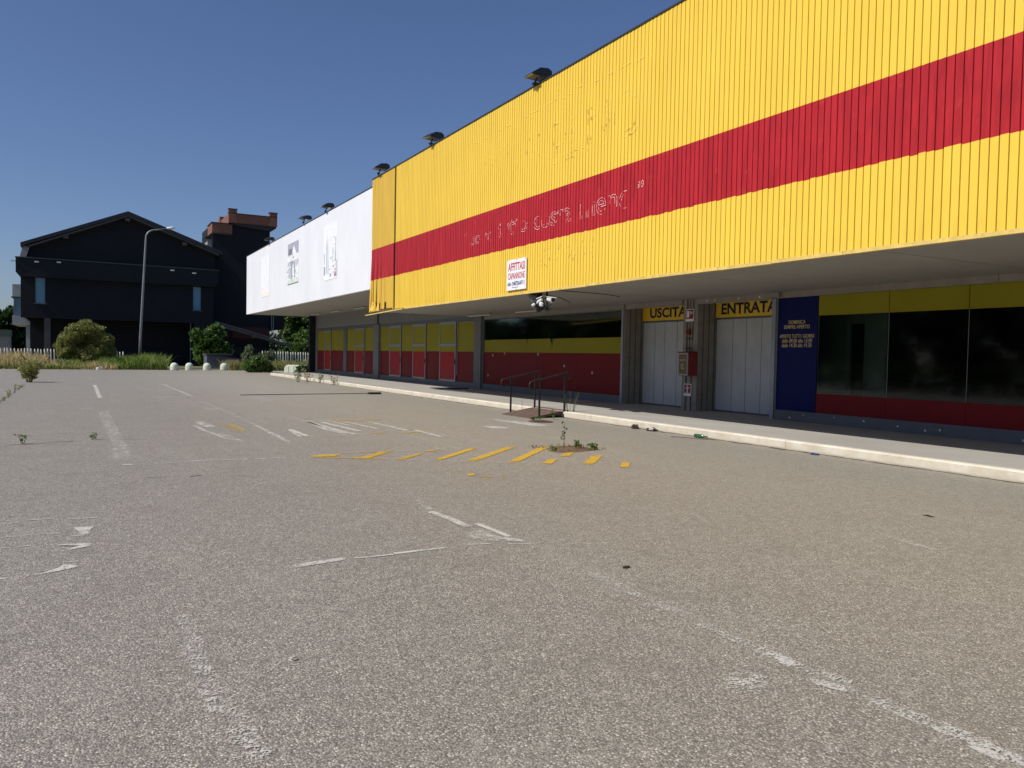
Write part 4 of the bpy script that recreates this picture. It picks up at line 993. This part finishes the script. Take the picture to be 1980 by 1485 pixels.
def tree(name, label, cat, base, blobs, mat_, size, per, seed, trunk_r=.12, group=None, shell=.55, limbs=5):
    t = thing(name, label, cat, base, 0, group); x, y, z = base
    C = crown_pts(blobs, per, seed, shell); C = C[C[:,2] > z+.02]
    r_ = np.random.default_rng(seed+1)
    place(bpy.data.objects.new('crown', leaf_mesh('crown', C, size*(.6+.8*r_.random(len(C))), mat_, seed)), t)
    g = MB(); top = max(b[2] for b in blobs)
    g.tube([(x,y,z-.1),(x+.03,y,z+(top-z)*.5),(x-.05,y,top)], [trunk_r,trunk_r*.8,trunk_r*.4], 8)
    for k, b in enumerate(blobs[:limbs]):
        zz = z+(b[2]-z)*.35; g.tube([(x,y,zz),((x+b[0])/2,(y+b[1])/2,(zz+b[2])/2+.1),(b[0],b[1],b[2])], [trunk_r*.6,trunk_r*.4,trunk_r*.2], 6)
    g.build('trunk', M['bark'], t); return t
def rblobs(n, cx, cy, cz, sx, sy, sz, r0, r1, seed):
    q = random.Random(seed); o_ = []
    for i in range(n):
        a = q.uniform(0, 2*math.pi); h = q.uniform(-1, 1); k = math.sqrt(max(0, 1-h*h*.8))*q.uniform(.4, 1)
        r = q.uniform(r0, r1); o_.append((cx+sx*k*math.cos(a), cy+sy*k*math.sin(a), cz+sz*h, r, r, r*.85))
    return o_
# ------------------------------------------------------------ black building across the lot
bb = thing('black_building', 'large black gabled building behind the grass strip and the lamp post', 'building', (4, 88, 0))
YB = 85.0
def wall_xz(name, pts, y0, y1, m_, parent=bb):
    return MB().prismy(pts, y0, y1).build(name, m_, parent)
wall_xz('upper_wall', [(-4.29,9.6),(11.9,9.6),(11.9,11.35),(3.98,14.35),(-4.1,10.85)], YB, 108, M['bwall'])
g = MB()
for (x0,z0_,x1,z1_) in ((-4.75,10.98,3.98,14.66),(3.98,14.66,12.5,11.50)):
    g.add([(x0,YB-.9,z0_),(x1,YB-.9,z1_),(x1,109,z1_),(x0,109,z0_),(x0,YB-.9,z0_-.34),(x1,YB-.9,z1_-.34),(x1,109,z1_-.34),(x0,109,z0_-.34)],[(0,1,2,3),(4,7,6,5),(0,4,5,1),(3,2,6,7),(0,3,7,4),(1,5,6,2)])
g.build('roof', M['broof'], bb)
g = MB()
for (x0,z0_,x1,z1_) in ((-4.2,10.75,3.98,14.30),(3.98,14.30,12.2,11.22)):
    g.add([(x0,YB-.84,z0_),(x1,YB-.84,z1_),(x1,YB-.84,z1_-.13),(x0,YB-.84,z0_-.13),(x0,YB,z0_),(x1,YB,z1_),(x1,YB,z1_-.13),(x0,YB,z0_-.13)],[(0,3,2,1),(3,7,6,2),(0,4,7,3),(1,2,6,5)])
g.build('roof_edge', M['fascia_dark'], bb)
for xx, zz in ((3.95,14.05),(-1.2,11.95),(9.0,12.15)): MB().box(xx-.22,xx+.22,YB-.7,YB,zz-.28,zz).build('eave_bracket', M['fascia_dark'], bb)
g = MB(); g.add([(-4.85,YB-.3,9.7),(-4.6,YB-.3,10.75),(-4.05,YB-.3,10.75),(-4.35,YB-.3,9.7),(-4.85,108,9.7),(-4.6,108,10.75)],[(0,3,2,1),(0,1,5,4)]); g.build('slanted_glazing', M['gwall'], bb)
wall_xz('ledge', [(-5.14,9.66),(-5.14,8.35),(-4.79,7.98),(11.8,7.98),(12.2,8.35),(12.2,9.6)], YB-.55, 108, M['bwall2'])
g = MB(); g.add([(-5.18,YB-.60,9.66),(12.25,YB-.60,9.60),(12.25,YB-.60,9.68),(-5.18,YB-.60,9.74),(-5.18,YB+.2,9.66),(12.25,YB+.2,9.60),(12.25,YB+.2,9.68),(-5.18,YB+.2,9.74)],[(0,1,2,3),(3,2,6,7),(0,4,5,1)]); g.build('ledge_capping', M['fascia_dark'], bb)
# middle wall with real openings
for (x0,x1,z0_,z1_) in ((-4.79,-3.67,4.4,7.98),(-2.84,9.85,4.4,7.98),(10.64,11.8,4.4,7.98),(-3.67,-2.84,4.4,5.58),(-3.67,-2.84,8.03-.05,7.98),(9.85,10.64,4.4,5.52),(9.85,10.64,7.93,7.98)):
    if z1_-z0_ > .02: MB().box(x0,x1,YB,YB+.4,z0_,z1_).build('wall', M['bwall'], bb)
MB().box(-4.79,11.8,YB+.42,108,4.4,7.98).build('wall', M['bwall'], bb)
for (x0,x1,z0_,z1_) in ((-3.67,-2.84,5.6,8.0),(9.85,10.64,5.54,7.93)):
    g = MB(); g.box(x0,x0+.05,YB+.08,YB+.2,z0_,z1_); g.box(x1-.05,x1,YB+.08,YB+.2,z0_,z1_); g.box(x0+.05,x1-.05,YB+.08,YB+.2,z1_-.05,z1_); g.box(x0-.12,x1+.12,YB-.10,YB+.2,z0_-.06,z0_+.02)
    wf = g.build('window', M['fascia_dark'], bb); MB().box(x0+.05,x1-.05,YB+.12,YB+.15,z0_+.02,z1_-.05).build('pane', M['skyglass'], wf)
MB().box(-4.79,11.8,YB-.01,YB+.6,4.28,4.40).build('lower_edge', M['bwall2'], bb)
MB().box(-4.2,11.8,YB+3,108,0,4.3).build('ground_floor_wall', M['bwall'], bb)
MB().box(-2.95,-2.45,YB+.05,YB+.6,0,4.28).build('column', M['fascia_dark'], bb); MB().box(10.0,11.75,YB+.05,YB+.8,0,4.28).build('column', M['bwall2'], bb)
MB().box(9.62,9.70,YB+.02,YB+.1,0,4.28).build('downpipe', M['alu_dark'], bb)
g = MB()
for xx, zz in ((-3.5,9.35),(-1.75,9.42),(7.9,9.35),(9.9,9.20)): g.box(xx-.17,xx+.17,YB-.75,YB-.58,zz-.06,zz+.05)
g.box(-5.5,-5.15,YB-.6,YB-.45,9.25,9.4); g.build('wall_light', M['white_plastic'], bb)
# pale annex behind its left corner
ax = thing('grey_annex', 'small pale grey annex with glazing at the far left of the black building', 'building', (-5, 90, 0))
MB().box(-5.75,-5.0,90,100,6.4,7.6).build('sheet_wall', M['annex_light'], ax); MB().box(-5.85,-5.0,89.9,100,6.32,6.40).build('eave', M['broof'], ax)
g = MB(); g.box(-5.65,-5.58,90,90.2,4.6,6.32); g.box(-5.12,-5.05,90,90.2,4.6,6.32); f_ = g.build('window', M['alu'], ax); MB().box(-5.58,-5.12,90.1,90.14,4.6,6.32).build('pane', M['skyglass'], f_)
MB().prismy([(-5.75,3.72),(-3.82,3.70),(-3.84,3.78),(-4.9,4.55),(-5.75,4.6)],89.8,99).build('sloped_canopy', M['annex_light'], ax)
MB().box(-4.64,-3.82,90,91,0,3.68).build('column', M['annex_light'], ax)
# tower
tw = thing('stair_tower', 'black tower with terracotta brick parapets right of the gabled building', 'building', (15, 90, 0))
MB().box(11.95,17.72,87,95,0,14.7).build('wall', M['bwall'], tw)
g = MB(); g.box(11.88,13.86,86.8,90,13.72,14.72); g.build('brick_parapet', M['brick'], tw)
g = MB(); g.box(13.5,18.32,86.6,86.9,14.88,15.82); g.box(13.5,13.8,86.9,94,14.88,15.82); g.box(18.02,18.32,86.9,94,14.88,15.82); g.build('brick_parapet', M['brick'], tw)
for (x0,x1,y0,y1) in ((13.45,14.28,86.5,87.0),(17.6,18.37,86.5,87.0),(13.40,13.85,92.0,93.2)): MB().box(x0,x1,y0,y1,14.85,16.24).build('brick_pier', M['brick'], tw)
g = MB(); g.box(11.8,13.92,86.7,90,14.72,14.79); g.box(13.42,18.4,86.5,86.98,15.82,15.88); g.box(13.42,14.32,86.42,87.06,16.24,16.31); g.box(17.55,18.42,86.42,87.06,16.24,16.31)
g.box(11.9,13.86,86.85,90,13.55,13.72); g.prismy([(13.5,14.88),(13.5,14.7),(17.7,14.3),(18.32,14.7),(18.32,14.88)],86.7,94); g.build('coping', M['broof'], tw)
g = MB(); g.add([(11.2,87.2,13.15),(11.95,87.2,13.75),(11.95,90,13.75),(11.2,90,13.15),(11.2,87.2,13.08),(11.95,87.2,13.08)],[(0,1,2,3),(0,4,5,1)]); g.box(11.5,11.95,87.3,90,11.9,13.1,1); g.build('small_eave', [M['broof'], M['cwall']], tw)
MB().box(17.72,19.35,87.2,95,4.0,8.6).build('side_wing', M['bwall'], tw)
MB().box(13.95,17.65,86.9,86.98,2.9,4.1).build('red_panel', M['darkred'], tw)
g = MB(); g.add([(12.0,85.4,4.15),(20.5,85.4,1.85),(20.5,85.4,2.15),(12.0,85.4,4.45),(12.0,86.2,4.15),(20.5,86.2,1.85),(20.5,86.2,2.15),(12.0,86.2,4.45)],[(0,1,2,3),(3,2,6,7),(0,4,5,1)]); g.build('stair_beam', M['fascia_dark'], tw)
g = MB(); g.add([(12.0,85.3,4.52),(20.5,85.3,2.22),(20.5,85.3,2.28),(12.0,85.3,4.58)],[(0,1,2,3)]); g.tube([(17.9,86.9,6.6),(17.95,86.8,3.7),(18.1,86.8,3.45),(18.15,86.9,6.6)], .04, 6); g.build('pipe', M['galv'], tw)
MB().box(15.6,16.1,85.25,85.4,3.0,3.4).build('stair_light', M['fascia_dark'], tw)
MB().box(12,20.3,86.3,87.1,0,2.0).build('base_wall', M['bwall'], tw)
# slate grey enclosure
gb = thing('grey_enclosure', 'slate grey panel enclosure behind the right hand bollards', 'enclosure', (10.7, 73, 0))
g = MB(); g.prismy([(9.62,0),(12.7,0),(12.7,.85),(11.6,1.0),(9.62,1.2)],73,75); g.build('panel', M['greybox'], gb)
MB().box(9.55,11.75,72.9,75.1,1.18,1.30).build('cap', M['fascia_dark'], gb)

# lamp post
lp = thing('street_lamp', 'tall curved grey street lamp in front of the black building', 'street lamp', (4.28,72,0))
arc = [(4.72+.75*(1-math.cos(q)),72,10.72+.72*math.sin(q)) for q in np.linspace(0,math.pi/2,8)]
g = MB(); pts = [(4.26,72,0),(4.33,72,2.5),(4.70,72,10.3)]+arc+[(6.35,72,11.66)]; g.tube(pts, [.12,.11,.08]+[.065]*len(arc)+[.05], 10); g.build('pole', M['galv'], lp, smooth=True)
g = MB(); g.lathe(0,0,0,[(.05,-.35),(.15,-.25),(.2,0),(.17,.2),(.05,.32)],12); g.xf(Matrix.Translation((6.62,72,11.70)) @ Matrix.Rotation(R(82),4,'Y') @ Matrix.Diagonal((.6,1,1,1))); g.build('lamp_head', M['white_plastic'], lp, smooth=True)

# bollards with a low rail
b0 = None
for loc, lab in (((6.31,65.7,0),'pale green domed bollard, leftmost, beside the green grass'),((7.42,66.05,0),'second domed bollard from the left in front of the black garage'),((8.77,66.45,0),'third domed bollard, left of the slate grey enclosure'),((10.12,66.9,0),'rightmost domed bollard, in front of the grey enclosure')):
    if b0 is None:
        g = MB(); x, y, z = loc
        g.lathe(x,y,z,[(.29,0),(.30,.04),(.295,.30)]+[(.295*math.cos(q),.30+.29*math.sin(q)) for q in np.linspace(.12,1.5,9)],22)
        b0 = g.build('bollard', M['bollard'], smooth=True); tag(b0, lab, 'bollard', 'domed bollards at the end of the car park'); B0 = Vector(loc)
    else:
        c = b0.copy(); COL.objects.link(c); c.location = Vector(loc)-B0; c['label'] = lab
g = MB(); g.tube([(6.4,66.5,.14),(10.1,67.6,.14)], .035, 6)
for q in (0,.33,.66,1): g.tube([(6.4+3.7*q,66.5+1.1*q,0),(6.4+3.7*q,66.5+1.1*q,.14)], .03, 6)
tag(g.build('low_rail', M['galv']), 'low thin metal rail behind the domed bollards', 'rail')
# fluted barrier block
bk = thing('concrete_barrier', 'pale green fluted concrete block half hidden by a shrub beyond the pavement', 'barrier', (14.3, 60, 0))
g = MB(); g.prismy([(13.25,0),(13.25,.34),(13.33,.50),(13.5,.6),(15.3,.6),(15.5,.5),(15.55,0)],60,60.5); g.build('block', M['bollard'], bk, bevel=.03)
for q in range(5): MB().box(13.45+q*.42,13.6+q*.42,59.97,60.0,.03,.5).build('flute', M['bollard'], bk)
bk.location = (14.3,60,0); bk.rotation_euler = (0,0,R(-38))

# picket fences
def fence(label, xs, y, z0_, z1_):
    t = thing('picket_fence', label, 'fence', (xs[0], y, 0))
    g = MB(); g.prism([(-.05,0),(0,-.05),(.05,0),(0,.05)],0,1); g.add([(-.05,0,1),(0,-.05,1),(.05,0,1),(0,.05,1),(0,0,1.05)],[(0,1,4),(1,2,4),(2,3,4),(3,0,4)]); me = g.mesh('picket', M['picket'])
    for x in xs:
        o_ = bpy.data.objects.new('picket', me); COL.objects.link(o_); o_.location = (x, y+random.uniform(-.02,.02), z0_); o_.scale = (1,1,(z1_(x)-z0_)+random.uniform(-.03,.03)); o_.rotation_euler = (0, random.uniform(-.02,.02), 0)
        o_.parent = t; o_.matrix_parent_inverse = wm(t).inverted()
    MB().box(xs[0]-.1,xs[-1]+.1,y+.04,y+.09,.35,.45).build('rail', M['cwall'], t)
fence('white concrete picket fence in the dry grass left of the round bush', [-6.6+.235*i for i in range(31)], 76, 0, lambda x: 1.40)
fence('short run of white pickets to the right of the round bush', [2.5+.235*i for i in range(4)], 76, 0, lambda x: 1.28)
fence('white concrete picket fence between tower and warehouse', [14.9+.235*i for i in range(21)], 76, 0, lambda x: 1.58-.02*(x-15))
MB().box(-12,-5.1,77.5,77.8,0,1.52).build('low_white_wall', M['cwall'])
tag([q for q in bpy.data.objects if q.name == 'low_white_wall'][0], 'low pale wall behind the dry grass at the left edge', 'wall')
cn = thing('site_cabin', 'grey green cabin among the far trees at the left edge', 'cabin', (-9,120,0))
MB().box(-12,-8.05,120,124,0,2.9).build('body', M['cwall'], cn); MB().box(-12.1,-7.95,119.9,124.1,2.9,3.75).build('roof', M['greenroof'], cn)

# ------------------------------------------------------------ vegetation
tree('round_bush', 'large round olive green bush in front of the black building', 'bush', (.35,71,0), [(.35,71,1.9,1.75,1.6,1.55),(-.7,70.8,1.5,1.0,1.1,1.05),(1.4,70.8,1.5,1.05,1.1,1.05),(.2,70.6,2.9,1.1,1.0,.8),(1.0,70.7,2.75,.8,.9,.7),(-.4,70.5,2.4,.8,.8,.8),(.6,70.2,1.1,1.2,.8,.9)], M['leaf_olive'], .15, 8500, 5, .1, shell=.62)
tree('leafy_tree', 'leafy green small tree climbing above the slate grey enclosure', 'tree', (10.3,77,0), [(10.1,77,2.0,1.1,1,1.3),(10.7,77,2.9,1.0,.9,1.0),(11.0,77,3.5,.55,.6,.55),(9.3,77,2.9,.7,.7,.6),(11.3,77,1.9,.8,.9,.9),(9.9,76.8,1.1,.9,.8,.9),(12.0,77,1.6,.5,.6,.5)], M['leaf_green'], .30, 1500, 6, .1)
tree('tall_tree', 'tall dark green tree behind the white pickets at the warehouse corner', 'tree', (27,106,0), rblobs(16,26.8,106,5.0,3.6,3,2.6,1.2,2.2,3), M['leaf_green'], .45, 420, 7, .25)
tree('tall_tree', 'darker tree filling the gap beside the warehouse wall', 'tree', (31,104,0), rblobs(12,30.8,104,4.2,2.6,2.5,2.8,1.2,2.0,4), M['leaf_dark'], .45, 420, 8, .25)
tree('tall_tree', 'far dark tree at the left edge above the cabin', 'tree', (-8,128,0), rblobs(12,-7.6,128,4.1,2.4,2,2.0,1.0,1.8,5), M['leaf_dark'], .5, 380, 9, .2)
tree('tall_tree', 'second far tree at the left edge, cut by the picture frame', 'tree', (-12.5,126,0), rblobs(12,-12.3,126,3.9,3,2,2.0,1.0,1.8,6), M['leaf_dark'], .5, 380, 10, .2)
tree('low_shrub', 'dark green shrub at the far corner of the pavement', 'shrub', (11.5,61,0), [(11.3,61,.45,.8,.7,.5),(11.9,61,.55,.7,.6,.5),(11.5,61,.9,.55,.5,.35),(12.3,61.2,.35,.5,.5,.35)], M['leaf_green'], .17, 6500, 11, .04)
tree('low_shrub', 'dark shrub spilling over the pale green barrier block', 'shrub', (14.8,59.2,0), [(14.6,59.2,.3,.6,.5,.3),(15.2,59.2,.4,.6,.5,.3),(15.0,59.3,.25,.9,.5,.25)], M['leaf_dark'], .14, 6500, 12, .03)
tree('low_shrub', 'grey green shrub with pale tips behind the brown weeds', 'shrub', (12.9,72,0), [(12.9,72,.9,.6,.6,.9),(13.0,72,1.7,.35,.4,.5),(13.7,72,.9,.6,.5,.5)], M['leaf_grey'], .16, 4200, 13, .04)
tree('low_shrub', 'pale green shrub left of the right hand picket fence', 'shrub', (15.0,72.5,0), [(14.6,72.5,.8,.6,.5,.7),(15.0,72.5,1.2,.4,.4,.6),(14.1,72.5,.6,.5,.5,.5)], M['leaf_grey'], .16, 4200, 14, .04)
tree('low_shrub', 'thin bush rising behind the pickets beside the warehouse', 'shrub', (18.9,79,0), [(18.8,79,1.5,.7,.6,1.0),(19.3,79,2.2,.5,.5,.7),(17.3,79,1.3,.5,.5,.6)], M['leaf_green'], .22, 1800, 15, .04)
# far wood on the horizon and the tree belt on the other side of the lot
C = crown_pts([(x, 185+random.uniform(-6,6), random.uniform(1.5,3.2), random.uniform(4,7), 3, random.uniform(2.2,3.6)) for x in range(-80,95,5)], 26, 21)
o_ = bpy.data.objects.new('far_wood', leaf_mesh('far_wood', C, np.full(len(C), .9), M['leaf_dark'], 3)); COL.objects.link(o_); tag(o_, 'low band of distant woodland on the horizon', 'woodland', kind='stuff')
bl_ = []
q = random.Random(31)
for i in range(30):
    yy = -16+i*5.2+q.uniform(-1.2,1.2); hh = q.uniform(7,11.5)
    for k in range(8): bl_.append((-36+q.uniform(-2.5,2.5), yy+q.uniform(-2.3,2.3), 1.0+(hh-2)*(k+.4)/8, q.uniform(1.4,2.3), q.uniform(1.4,2.3), q.uniform(1.3,2.0)))
C = crown_pts(bl_, 170, 22)
o_ = bpy.data.objects.new('tree_belt', leaf_mesh('tree_belt', C, .45*(.7+.6*rng.random(len(C))), M['leaf_dark'], 4)); COL.objects.link(o_); tag(o_, 'belt of trees opposite the shop, seen only mirrored in its panes', 'woodland', kind='stuff')

hb = [(-11+random.uniform(-.3,.3), yy*1.1-15, .75, .9, .8, .95) for yy in range(70)]  # added leaf row out of view, blocks sunlit asphalt in the pane reflections
C = crown_pts(hb, 420, 23)
o_ = bpy.data.objects.new('low_hedge', leaf_mesh('low_hedge', C, .22*(.7+.6*rng.random(len(C))), M['leaf_dark'], 5)); COL.objects.link(o_); tag(o_, 'long low hedge added out of view to keep sunlit asphalt out of the pane reflections', 'blocker', kind='stuff')
def blades(name, n, region, hfun, mat_, seed, wdt=.03, lean=.35):
    r_ = np.random.default_rng(seed); x = r_.uniform(region[0], region[1], n); y = r_.uniform(region[2], region[3], n)
    h = np.array([hfun(a, b) for a, b in zip(x, y)])*(.55+.6*r_.random(n)); keep = h > .05; x, y, h = x[keep], y[keep], h[keep]; n = len(x)
    a = r_.uniform(0, np.pi, n); dx, dy = np.cos(a)*wdt/2, np.sin(a)*wdt/2; lx, ly = r_.normal(0, lean, n)*h, r_.normal(0, lean, n)*h
    z0_ = np.full(n, -.03)
    v = np.stack([np.stack([x-dx,y-dy,z0_],1), np.stack([x+dx,y+dy,z0_],1), np.stack([x+lx*.35+dx*.8,y+ly*.35+dy*.8,h*.6],1), np.stack([x+lx,y+ly,h],1), np.stack([x+lx*.35-dx*.8,y+ly*.35-dy*.8,h*.6],1)],1).reshape(-1,3)
    me = bpy.data.meshes.new(name); me.vertices.add(5*n); me.vertices.foreach_set('co', v.ravel()); me.loops.add(5*n); me.loops.foreach_set('vertex_index', np.arange(5*n))
    me.polygons.add(n); me.polygons.foreach_set('loop_start', np.arange(n)*5); me.polygons.foreach_set('loop_total', np.full(n,5)); me.materials.append(mat_); me.update(calc_edges=True)
    o_ = bpy.data.objects.new(name, me); COL.objects.link(o_); return o_
def wav(x, y): return .5+.5*math.sin(x*1.9+y*.7)*math.cos(x*.83-y*1.3+1)
tag(blades('dry_grass', 16000, (-12,2.5,66.0,76), lambda x,y: (.55+.6*wav(x,y))*(1.15 if x < -2.5 else .6), M['grass_dry'], 1, .04), 'straw coloured tall dry grass along the far edge, left part', 'grass', kind='stuff')
tag(blades('green_grass', 15000, (-1.5,5.9,66.6,75), lambda x,y: (.45+.65*wav(x+2,y))*(.7+.10*max(0,x)), M['grass_green'], 2, .045), 'green tall grass in front of the lamp post', 'grass', kind='stuff')
tag(blades('green_grass', 4500, (-12,0,65.9,67.2), lambda x,y: .22+.2*wav(x*2,y), M['grass_green'], 12, .035), 'short green grass fringe at the asphalt edge, left part', 'grass', kind='stuff')
tag(blades('brown_weeds', 14000, (10.6,21,67.2,75.5), lambda x,y: .45+.45*wav(x,y), M['grass_brown'], 3, .045), 'brown and olive weeds in front of the right picket fence', 'weeds', kind='stuff')
tag(blades('green_weeds', 9000, (10.9,21,67.0,75.8), lambda x,y: .35+.5*wav(x+1,y+2), M['grass_green'], 13, .045), 'green weeds mixed into the brown ones at the right', 'weeds', kind='stuff')
# small weeds growing in the joints
def weed(label, loc, h, n, mat_, seed, spread=.3, leaf=.05, name='weed', stems=1, grp=None):
    r_ = random.Random(seed); t = thing(name, label, 'weed', loc, 0, grp); x, y, z = loc; g = MB(); C = []; S = []
    for s_ in range(stems):
        a = r_.uniform(0, 6.28); tx, ty = math.cos(a)*spread*r_.uniform(.2,1)*(stems > 1), math.sin(a)*spread*r_.uniform(.2,1)*(stems > 1)
        hh = h*r_.uniform(.6,1) if stems > 1 else h; bx, by = (tx*.25, ty*.25)
        p = [(x+bx,y+by,z),(x+bx+tx*.3+r_.uniform(-.01,.01),y+by+ty*.3,z+hh*.5),(x+tx,y+ty,z+hh)]
        g.tube(p, [.005+.004*h,.004,.002], 5)
        for k in range(n):
            q_ = .25+.75*(k+1)/n; i = 0 if q_ < .5 else 1; u = (q_-.5*i)*2; P0, P1 = Vector(p[i]), Vector(p[i+1]); c = P0.lerp(P1, min(1,u))
            a2 = r_.uniform(0,6.28); l_ = leaf*r_.uniform(.6,1.3); C.append((c.x+math.cos(a2)*l_*.6, c.y+math.sin(a2)*l_*.6, c.z+r_.uniform(-.2,.3)*l_)); S.append(l_)
    g.build('stem', M['stem'], t); place(bpy.data.objects.new('leaves', leaf_mesh('leaves', np.array(C), np.array(S), mat_, seed, .4, .5)), t); return t
weed('bushy green weed clump on the joint at the left, with a long shadow', (-2.0,41.2,0), .98, 34, M['leaf_olive'], 1, .55, .16, stems=22)
weed('small leafy weed, left of two in the crack near the left edge', (-.82,14.9,0), .22, 9, M['leaf_green'], 2, .07, .055, stems=3)
weed('small leafy weed, right of two in the crack near the left edge', (.17,15.22,0), .13, 8, M['leaf_green'], 3, .07, .05, stems=3)
for i, (x, y, h) in enumerate(((-1.96,31.5,.35),(-1.98,33.5,.2),(-1.95,28.6,.16),(-1.94,26.9,.18),(-2.0,30.2,.2),(-1.95,25.6,.12),(-1.97,35.5,.14))):
    weed(['fifth weed along the joint at the left edge, counted from the camera','sixth weed along the left joint, next but one to the bushy clump','third weed along the joint at the left edge','second weed along the joint at the left edge','fourth weed along the joint at the left edge','first and nearest weed of the joint at the left edge','last small weed of the left joint, in front of the bushy clump'][i], (x,y,0), h, 7, M['leaf_olive'], 20+i, .10, .06, stems=3, grp='small weeds in the left joint')
weed('green weed at the kerb near the far end, left of a pair', (9.95,41.5,0), .75, 12, M['leaf_grey'], 4, .35, .10, stems=9)
weed('wispy weed standing against the far kerb', (10.6,42.0,0), .7, 12, M['grass_brown'], 5, .3, .09, stems=8)
weed('pale weed leaning on the kerb in front of the far door', (10.75,40.3,0), .55, 10, M['leaf_grey'], 6, .3, .08, stems=7)
weed('dry grey weed tuft against the kerb below the white canopy', (10.75,37.6,0), .5, 10, M['grass_brown'], 7, .3, .08, stems=9)
weed('tall thin weed with pale heads behind the right handrail', (11.02,17.05,0), .75, 14, M['leaf_grey'], 8, .30, .028, stems=9)
weed('thin leaning stalk at the kerb behind the left handrail', (10.85,19.3,0), .42, 3, M['leaf_grey'], 9, .1, .03, stems=1)
weed('low green weed under the near corner of the ramp', (9.75,16.75,0), .10, 8, M['leaf_green'], 10, .14, .045, stems=7)
weed('flat green weed patch between ramp and round cover', (10.0,16.95,0), .08, 8, M['leaf_green'], 11, .2, .04, stems=9)
weed('upright green weed in front of the ramp side', (10.35,16.75,0), .26, 12, M['leaf_green'], 12, .08, .05, stems=3)
# soil patch with its plants
g = MB(); ring = [(6.80,11.17),(6.78,10.95),(6.95,10.82),(7.25,10.86),(7.55,10.93),(7.72,11.08),(7.70,11.4),(7.5,11.62),(7.2,11.66),(6.95,11.5)]
g.add([(7.2,11.25,.035)]+[(7.2+(x-7.2)*.6,11.25+(y-11.25)*.6,.03) for x,y in ring]+[(x,y,.003) for x,y in ring], [(0,1+i,1+(i+1)%10) for i in range(10)]+[(1+i,11+i,11+(i+1)%10,1+(i+1)%10) for i in range(10)])
sp = g.build('soil_patch', M['soil']); tag(sp, 'reddish brown soil patch breaking through the yellow hatching', 'soil patch')
weed('tall dark single stalk plant in the soil patch', (7.17,11.28,.03), .42, 15, M['leaf_dark'], 14, .0, .075, name='stalk_plant')
weed('short leafy sprout right of the tall stalk in the soil patch', (7.30,11.12,.03), .15, 12, M['leaf_green'], 15, .06, .05, stems=4)
weed('tiny sprout in the middle of the soil patch', (7.45,11.2,.02), .08, 7, M['leaf_green'], 16, .05, .04, stems=3)
weed('green tuft at the right end of the soil patch', (7.60,11.02,.01), .13, 10, M['leaf_green'], 17, .09, .05, stems=8)
weed('green tuft at the left end of the soil patch', (6.86,11.1,.01), .06, 8, M['leaf_green'], 18, .09, .04, stems=6)
tag(blades('dry_moss', 900, (6.75,7.85,10.9,11.75), lambda x,y: .05, M['grass_brown'], 19, .008, .6), 'reddish dry moss around the soil patch', 'moss', kind='stuff')
